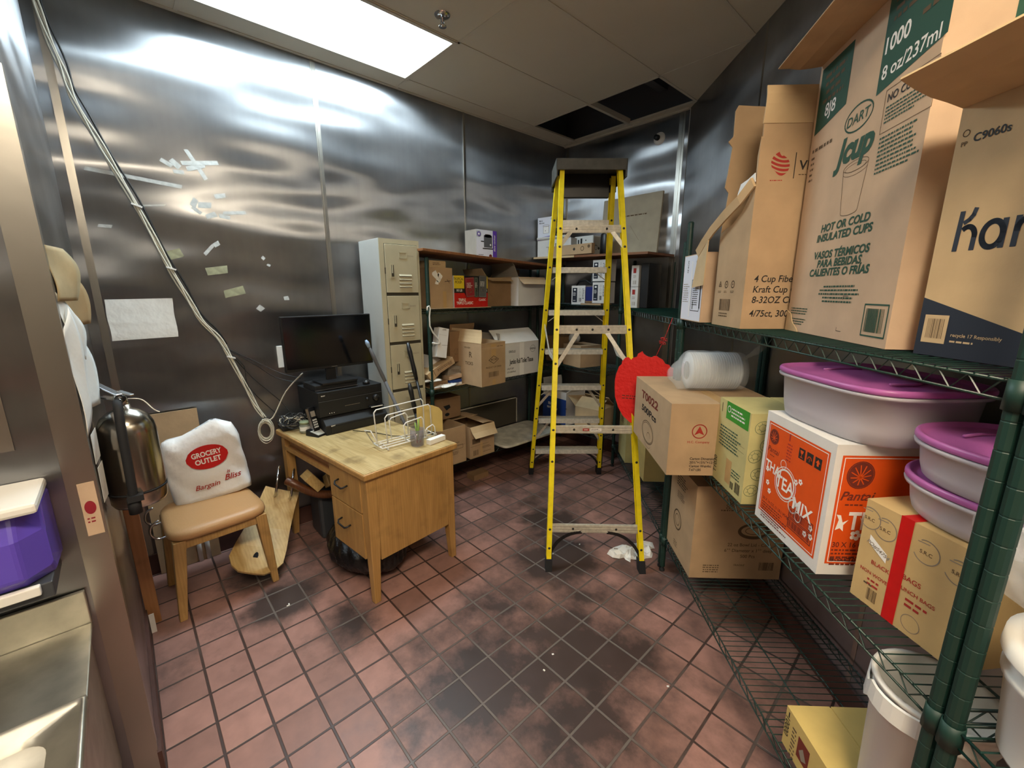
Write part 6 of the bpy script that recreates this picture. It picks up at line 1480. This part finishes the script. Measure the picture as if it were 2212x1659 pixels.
# local x from -.43 (wall) to 0 (front), y -.21..+.21
m = MB(); rings = []
for z, s_ in ((.432, .93), (.440, .985), (.452, 1.0), (.470, .985), (.482, .94), (.489, .82), (.492, .5), (.4925, .02)):
    rings.append([(-.215+x*s_, y*s_*(1+.04*(x/.215)), z) for x, y in superellipse(.222, .212, 5.0, 48)])
m.loft(rings, 'seat_tan'); m.build('seat', r, label='tan vinyl seat pad')
m = MB()
for q in ((-.40, -.03, -.185, -.165), (-.40, -.03, .165, .185), (-.045, -.025, -.185, .185), (-.405, -.385, -.185, .185)): m.box(q[0], q[1], q[2], q[3], .385, .434, 'chair_wood')
m.build('apron', r, bevel=.003)
for x, y, dx, dy in ((-.04, -.175, -.02, -.035), (-.04, .175, -.01, .035), (-.39, -.175, -.04, -.03), (-.39, .175, -.04, .03)):
    m = MB(); rr_ = []
    for t, w_ in ((0, .016), (.35, .020), (.7, .024), (1, .026)):
        cx_ = x+dx*(1-t)*(1-t)*1.0; cy_ = y+dy*(1-t); z = .434*t; rr_.append([(cx_+a*w_, cy_+b*w_, z) for a, b in ((-1, -1), (1, -1), (1, 1), (-1, 1))])
    m.loft(rr_, 'chair_wood', False); m.build('leg', r, bevel=.004)
for y in (0,):
    for k, xx in enumerate((-.12, -.30)):
        m = MB(); m.tube(smoothpath([(xx, -.19, .44), (xx-.01, -.235, .43), (xx-.015, -.262, .46), (xx-.01, -.255, .505), (xx-.005, -.225, .525)], 5), .0055, 'chrome', 8); m.build('chrome_hoop', r)
# shopping bag
r = thing('shopping_bag', 'white plastic grocery bag with a red oval logo standing on the chair', 'bag', (-2.76, .26, .490), D2R(86)); r.rotation_euler = (0, D2R(-5), D2R(86))
m = MB(); n = 40; rings = []; rnd = random.Random(14)
for j in range(15):
    v = j/14; z = .395*v
    w_ = .180 - .006*v - (.02*max(0, v-.8)/.2); d_ = .075*(1-.35*v)*(1 if v < .86 else (1-v)/.14*.7+.3)
    rg = []
    for x, y in superellipse(1, 1, 4.5, n):
        fx = x*w_*(1+.02*math.sin(9*v+4*y)); fy = y*d_ + .010*math.sin(13*v+8*x)*math.sin(4*x+5*v)
        zz = z + (.03*math.exp(-((x-.45)/.38)**2) - .03*math.exp(-((x+.9)/.45)**2) + .010*math.sin(9*x+3))*max(0, (v-.55)/.45)
        rg.append((fx, fy - .045*v*v, zz))
    rings.append(rg)
m.loft(rings, 'bag_white')
# print on the bag follows its front surface
mp_ = m
def fr(a, b):   # position on the front face for print coordinates
    v = (b)/.395; w_ = .178-.012*v; x = a/w_; d_ = .075*(1-.35*v)
    yy = -((1-abs(x)**3.2)**(1/3.2) if abs(x) < 1 else 0)*d_ - .045*v*v
    return (a, yy - .011, b)
class Wrap(Face):
    def P(s, a, b, k=1): x, y, z = fr(a, b); return (x, y-.0008*k, z)
Wf = Wrap(mp_, (0, 0, 0), (1, 0, 0), (0, 0, 1), .3, .4)
for i in range(-6, 6):   # oval in strips so that it wraps
    x0, x1 = .012+i*.0155, .012+(i+1)*.0155
    h0 = .068*math.sqrt(max(0, 1-((x0-.012)/.094)**2)); h1 = .068*math.sqrt(max(0, 1-((x1-.012)/.094)**2))
    for j in range(4):
        f0, f1 = -1+j*.5, -.5+j*.5; Wf.poly([(x0, .245+h0*f0), (x1, .245+h1*f0), (x1, .245+h1*f1), (x0, .245+h0*f1)], 'tape_red')
Wf.text('GROCERY', .012, .252, .040, 'white_print', bold=.03, sx=.72, k=3); Wf.text('OUTLET', .012, .212, .040, 'white_print', bold=.03, sx=.78, k=3)
Wf.text('is', .085, .125, .026, 'ink_red', shear=.3); Wf.text('Bliss', .10, .085, .045, 'ink_red', shear=.35, bold=.015); Wf.text('Bargain', -.02, .072, .038, 'ink_red', shear=.35)
m.build('bag_body', r)
# broken moulded chair back under the desk
r = thing('bentwood_panel', 'curved wooden panel with three holes leaning broken against the wall under the desk', 'wooden panel', (-2.45, .42, 0)); r.scale = (1.08, 1.08, 1.08); 
m = MB(); rings = []; ex = Vector((-.62, .46, .42)).normalized(); ey = Vector((-.35, -.80, .35)); ey = (ey - ex*ey.dot(ex)).normalized(); ez = ex.cross(ey)
if ez.z < 0: ez = -ez
o0 = Vector((.01, .0, .025)); prof_w = [(.0, .06), (.03, .10), (.08, .128), (.16, .125), (.28, .11), (.40, .098), (.50, .092)]
for t, hw in prof_w:
    c_ = o0 + ex*t + ey*.10 + ez*(.05*math.sin(PI*t/.5)*-1 + .03)
    rings.append([tuple(c_ - ey*hw), tuple(c_ - ey*hw*.3 - ez*.006), tuple(c_ + ey*hw*.3 - ez*.006), tuple(c_ + ey*hw), tuple(c_ + ey*hw + ez*.016), tuple(c_ + ey*hw*.3 + ez*.010), tuple(c_ - ey*hw*.3 + ez*.010), tuple(c_ - ey*hw + ez*.016)])
m.loft(rings, 'ply', False)
for t, q, s_ in ((.10, .01, .020), (.17, -.035, .013), (.22, -.05, .018)):
    c_ = o0 + ex*t + ey*(.10+q) + ez*(.05*math.sin(PI*t/.5)*-1 + .03 + .0115)
    m.add([tuple(c_ + ex*s_*math.cos(a)*1.2 + ey*s_*.6*math.sin(a) + ez*.0008) for a in [2*PI*k/10 for k in range(10)]], [tuple(range(10))], 'dark_fill')
m.build('curved_board', r)
for k in range(2):
    t = .46; c_ = o0 + ex*t + ey*(.05+.08*k) + ez*.02; m = MB()
    m.tube(smoothpath([tuple(c_), tuple(c_ + Vector((.06, .0, .05))), tuple(c_ + Vector((.05, .02, .13))), tuple(c_ + Vector((-.02, .05, .165))), tuple(c_+Vector((-.10, .07, .13)))], 5), .007, 'chrome', 8); m.build('chrome_hoop', r)
r = thing('broken_chair_seat', 'brown curved arm and wooden blocks of the broken chair under the desk', 'chair part', (-2.68, .70, 0)); 
m = MB(); m.tube(smoothpath([(-.04, -.08, .46), (-.01, -.05, .44), (.02, .02, .38), (.04, .09, .34), (.06, .18, .32)], 5), .026, 'brown_arm', 12); m.build('arm', r)
m = MB(); m.box(-.05, .05, -.03, .03, -.06, .06, 'ply', Matrix.Translation((.02, .05, .44)) @ Matrix.Rotation(D2R(35), 4, 'X')); m.build('block', r, bevel=.004)
m = MB(); m.box(-.04, .05, -.02, .04, -.04, .04, 'ply', Matrix.Translation((.04, .14, .42)) @ Matrix.Rotation(D2R(-30), 4, 'Y')); m.build('block', r, bevel=.004)
m = MB(); m.box(-.20, .0, .08, .30, .0, .30, 'dark_pack'); m.build('dark_pad', r, bevel=.02)
# black rubbish bag under the desk
m = MB()
def fn(u, v):
    a = 2*PI*v; ph = PI*u
    fold = abs(math.sin(6*a+3*math.sin(5*u+2*a))) + .6*abs(math.sin(13*a-6*u+2*math.sin(3*a)))
    R_ = .275*(1+.05*math.sin(3*a+1)) - .016*fold
    s_ = math.sin(ph)**.8 if u < .5 else math.sin(ph)**.9
    z = (.145+.03*math.cos(a-2.5))*(1-math.cos(ph)) - .012*fold*(1-u)*math.sin(ph) + .01*fold*math.sin(ph)
    return (R_*s_*math.cos(a)*1.05, R_*s_*math.sin(a)*.82, max(0, z))
crumple(m, 34, 120, fn, 'trash_bag')
tag(m.build('rubbish_bag', loc=(-2.27, .92, .0)), 'black rubbish bag slumped on the floor under the desk drawers', 'bag')
# boards leaning between partition and chair
m = MB(); m.box(0, .012, 0, .05, 0, .85, 'plank_wood'); 
o = tag(m.build('leaning_plank', loc=(-2.52, -.108, .0), bevel=.002), 'reddish wooden plank leaning on the partition below the extinguisher', 'plank'); o.rotation_euler = (0, D2R(10), D2R(0))
m = MB(); m.box(0, .004, 0, .02, 0, .10, 'white_plastic'); o = tag(m.build('white_strip', loc=(-2.44, -.10, .0)), 'short white strip standing at the foot of the partition', 'strip')
m = MB(); m.box(0, .006, -.03, .26, 0, .94, 'kraft'); o = tag(m.build('cardboard_sheet', loc=(-2.965, .0, .002), bevel=.001), 'brown cardboard sheet standing behind the chair and bag', 'cardboard'); o.rotation_euler = (0, D2R(-1.2), 0)
m = MB(); m.tube([(-2.96, .16, .0), (-2.96, .16, .18)], .012, 'white_plastic', 10); tag(m.build('floor_pipe'), 'thin white pipe stub rising at the wall under the chair', 'pipe', 'white pipe stubs')
m = MB(); m.tube([(-2.96, .20, .0), (-2.96, .20, .18)], .012, 'white_plastic', 10); tag(m.build('floor_pipe'), 'thin white pipe stub rising at the wall under the chair', 'pipe', 'white pipe stubs')

# crumpled white paper on the floor by the ladder foot
m = MB(); rnd = random.Random(31)
out = [(-.15, -.01), (-.12, .02), (-.10, .05), (-.05, .055), (-.02, .045), (.02, .06), (.05, .085), (.10, .095), (.16, .11), (.16, .06), (.13, .05), (.135, .01), (.12, -.02), (.08, -.03), (.055, -.045), (.02, -.045), (-.01, -.04), (-.02, -.07), (-.045, -.05), (-.05, -.03), (-.08, -.045), (-.12, -.04)]
n = len(out); rings = [[(x*s_, y*s_*1.25, z*(1+.6*math.sin(i*1.9+k))) for i, (x, y) in enumerate(out)] for k, (s_, z) in enumerate(((1, .004), (.9, .022), (.72, .018), (.5, .032), (.3, .022), (.08, .03)))]
m.loft(rings, 'paper', False)
f = Face(m, (0, 0, .045), (1, 0, 0), (0, 1, 0), .1, .1); f.rect(-.11, -.02, -.085, -.01, 'ink_grey'); f.rect(.0, .03, .025, .04, 'ink_grey'); f.rect(.04, -.03, .06, -.02, 'ink_grey')
o = tag(m.build('crumpled_paper', loc=(-1.215, 2.13, .0), rz=D2R(42)), 'crumpled white paper lying on the floor at the ladder foot', 'paper')
for i, (x, y) in enumerate(((-1.02, 1.13), (-1.05, 1.22), (-1.55, 1.78), (-2.20, .44), (-.62, 1.45), (-1.50, 1.98))):
    m = MB(); m.box(-.005, .004, -.003, .003, 0, .003, 'paper'); 
    if i == 3: m.box(-.012, -.008, -.003, .012, 0, .003, 'paper')
    tag(m.build('debris', loc=(x, y, 0), rz=i), 'tiny white crumb of debris on the tile floor', 'crumb', 'white crumbs on the floor')

# ================================================================= sink corner at the left edge
r = thing('sink', 'stained stainless steel sink with a low backsplash at the lower left edge', 'sink', (XP+.004, -.185, 0))
m = MB()
y0, y1 = -1.0, 0.0; xs, xr, xf = .0, .33, .86; z = .655
m.box(0, .012, y0, y1, z-.02, z+.105, 'steel_sink'); m.build('backsplash', r, bevel=.003)
m = MB(); m.box(.012, xr, y0, y1, z-.012, z, 'steel_sink'); m.build('drainboard', r, bevel=.003)
m = MB()
ro = [(xf, y1), (xr, y1), (xr, y0), (xf, y0)]
def rr2(x0, x1, yy0, yy1, rad, z_, k=6):
    out_ = []
    for cx, cy, a0 in ((x1-rad, yy1-rad, 0), (x0+rad, yy1-rad, 90), (x0+rad, yy0+rad, 180), (x1-rad, yy0+rad, 270)):
        for i in range(k+1): a = D2R(a0+90*i/k); out_.append((cx+rad*math.cos(a), cy+rad*math.sin(a), z_))
    return out_
m.loft([rr2(xr, xf, y0, y1, .006, z-.02), rr2(xr, xf, y0, y1, .006, z+.008), rr2(xr+.008, xf-.008, y0+.008, y1-.008, .01, z+.012), rr2(xr+.012, xf-.012, y0+.012, y1-.012, .01, z+.002), rr2(xr+.045, xf-.045, y0+.05, y1-.06, .04, z-.006), rr2(xr+.06, xf-.06, y0+.065, y1-.075, .06, z-.06), rr2(xr+.09, xf-.09, y0+.1, y1-.11, .08, z-.20), rr2(xr+.2, xf-.2, y0+.3, y1-.25, .02, z-.21)], 'steel_sink', True, True)
m.build('basin', r)
m = MB(); m.box(.02, xf-.02, y1-.02, y1-.01, .15, z-.02, 'steel_sink'); m.build('side_skirt', r)
for x in (.05, xf-.06):
    for y in (y1-.06, y0+.06):
        m = MB(); m.tube([(x, y, 0), (x, y, z-.02)], .02, 'steel_plain', 12); m.build('leg', r)
r = thing('towel_dispenser', 'purple translucent paper towel dispenser with a white top on the partition at the left edge', 'dispenser', (XP+.005, -.205, .855))
def disp(z, s_): return [(0, -.30, z), (0, .0, z), (.13*s_, -.005, z), (.185*s_, -.05, z), (.19*s_, -.25, z), (.13*s_, -.295, z)]
m = MB(); m.loft([disp(.04, .85), disp(.07, 1), disp(.17, 1), disp(.235, .85)], 'purple_plastic', False); m.build('cover', r, bevel=.008, label='purple translucent cover')
m = MB(); m.box(0, .20, -.30, .0, .235, .262, 'white_plastic'); m.build('top_ledge', r, bevel=.008)
m = MB(); m.box(0, .17, -.30, -.01, .0, .042, 'dark_pack'); m.box(.168, .185, -.29, -.03, .02, .045, 'white_plastic'); m.build('cutter_base', r, bevel=.003)
m = MB(); m.box(0, .002, -.035, -.0, 0, .16, 'kraft_pink'); f = Face(m, (.0022, -.035, 0), (0, 1, 0), (0, 0, 1), .035, .16); f.disc(.017, .085, .012, 'pk_red', ry=.02); f.small(.006, .05, .022, 2, .006, 'pk_red', 4); m.box(0, .001, -.035, 0, .0, .001, 'white_print')
tag(m.build('sticker', loc=(XP+.0035, YP-.003, .915)), 'faded white sticker with red print on the partition corner strip', 'sticker')
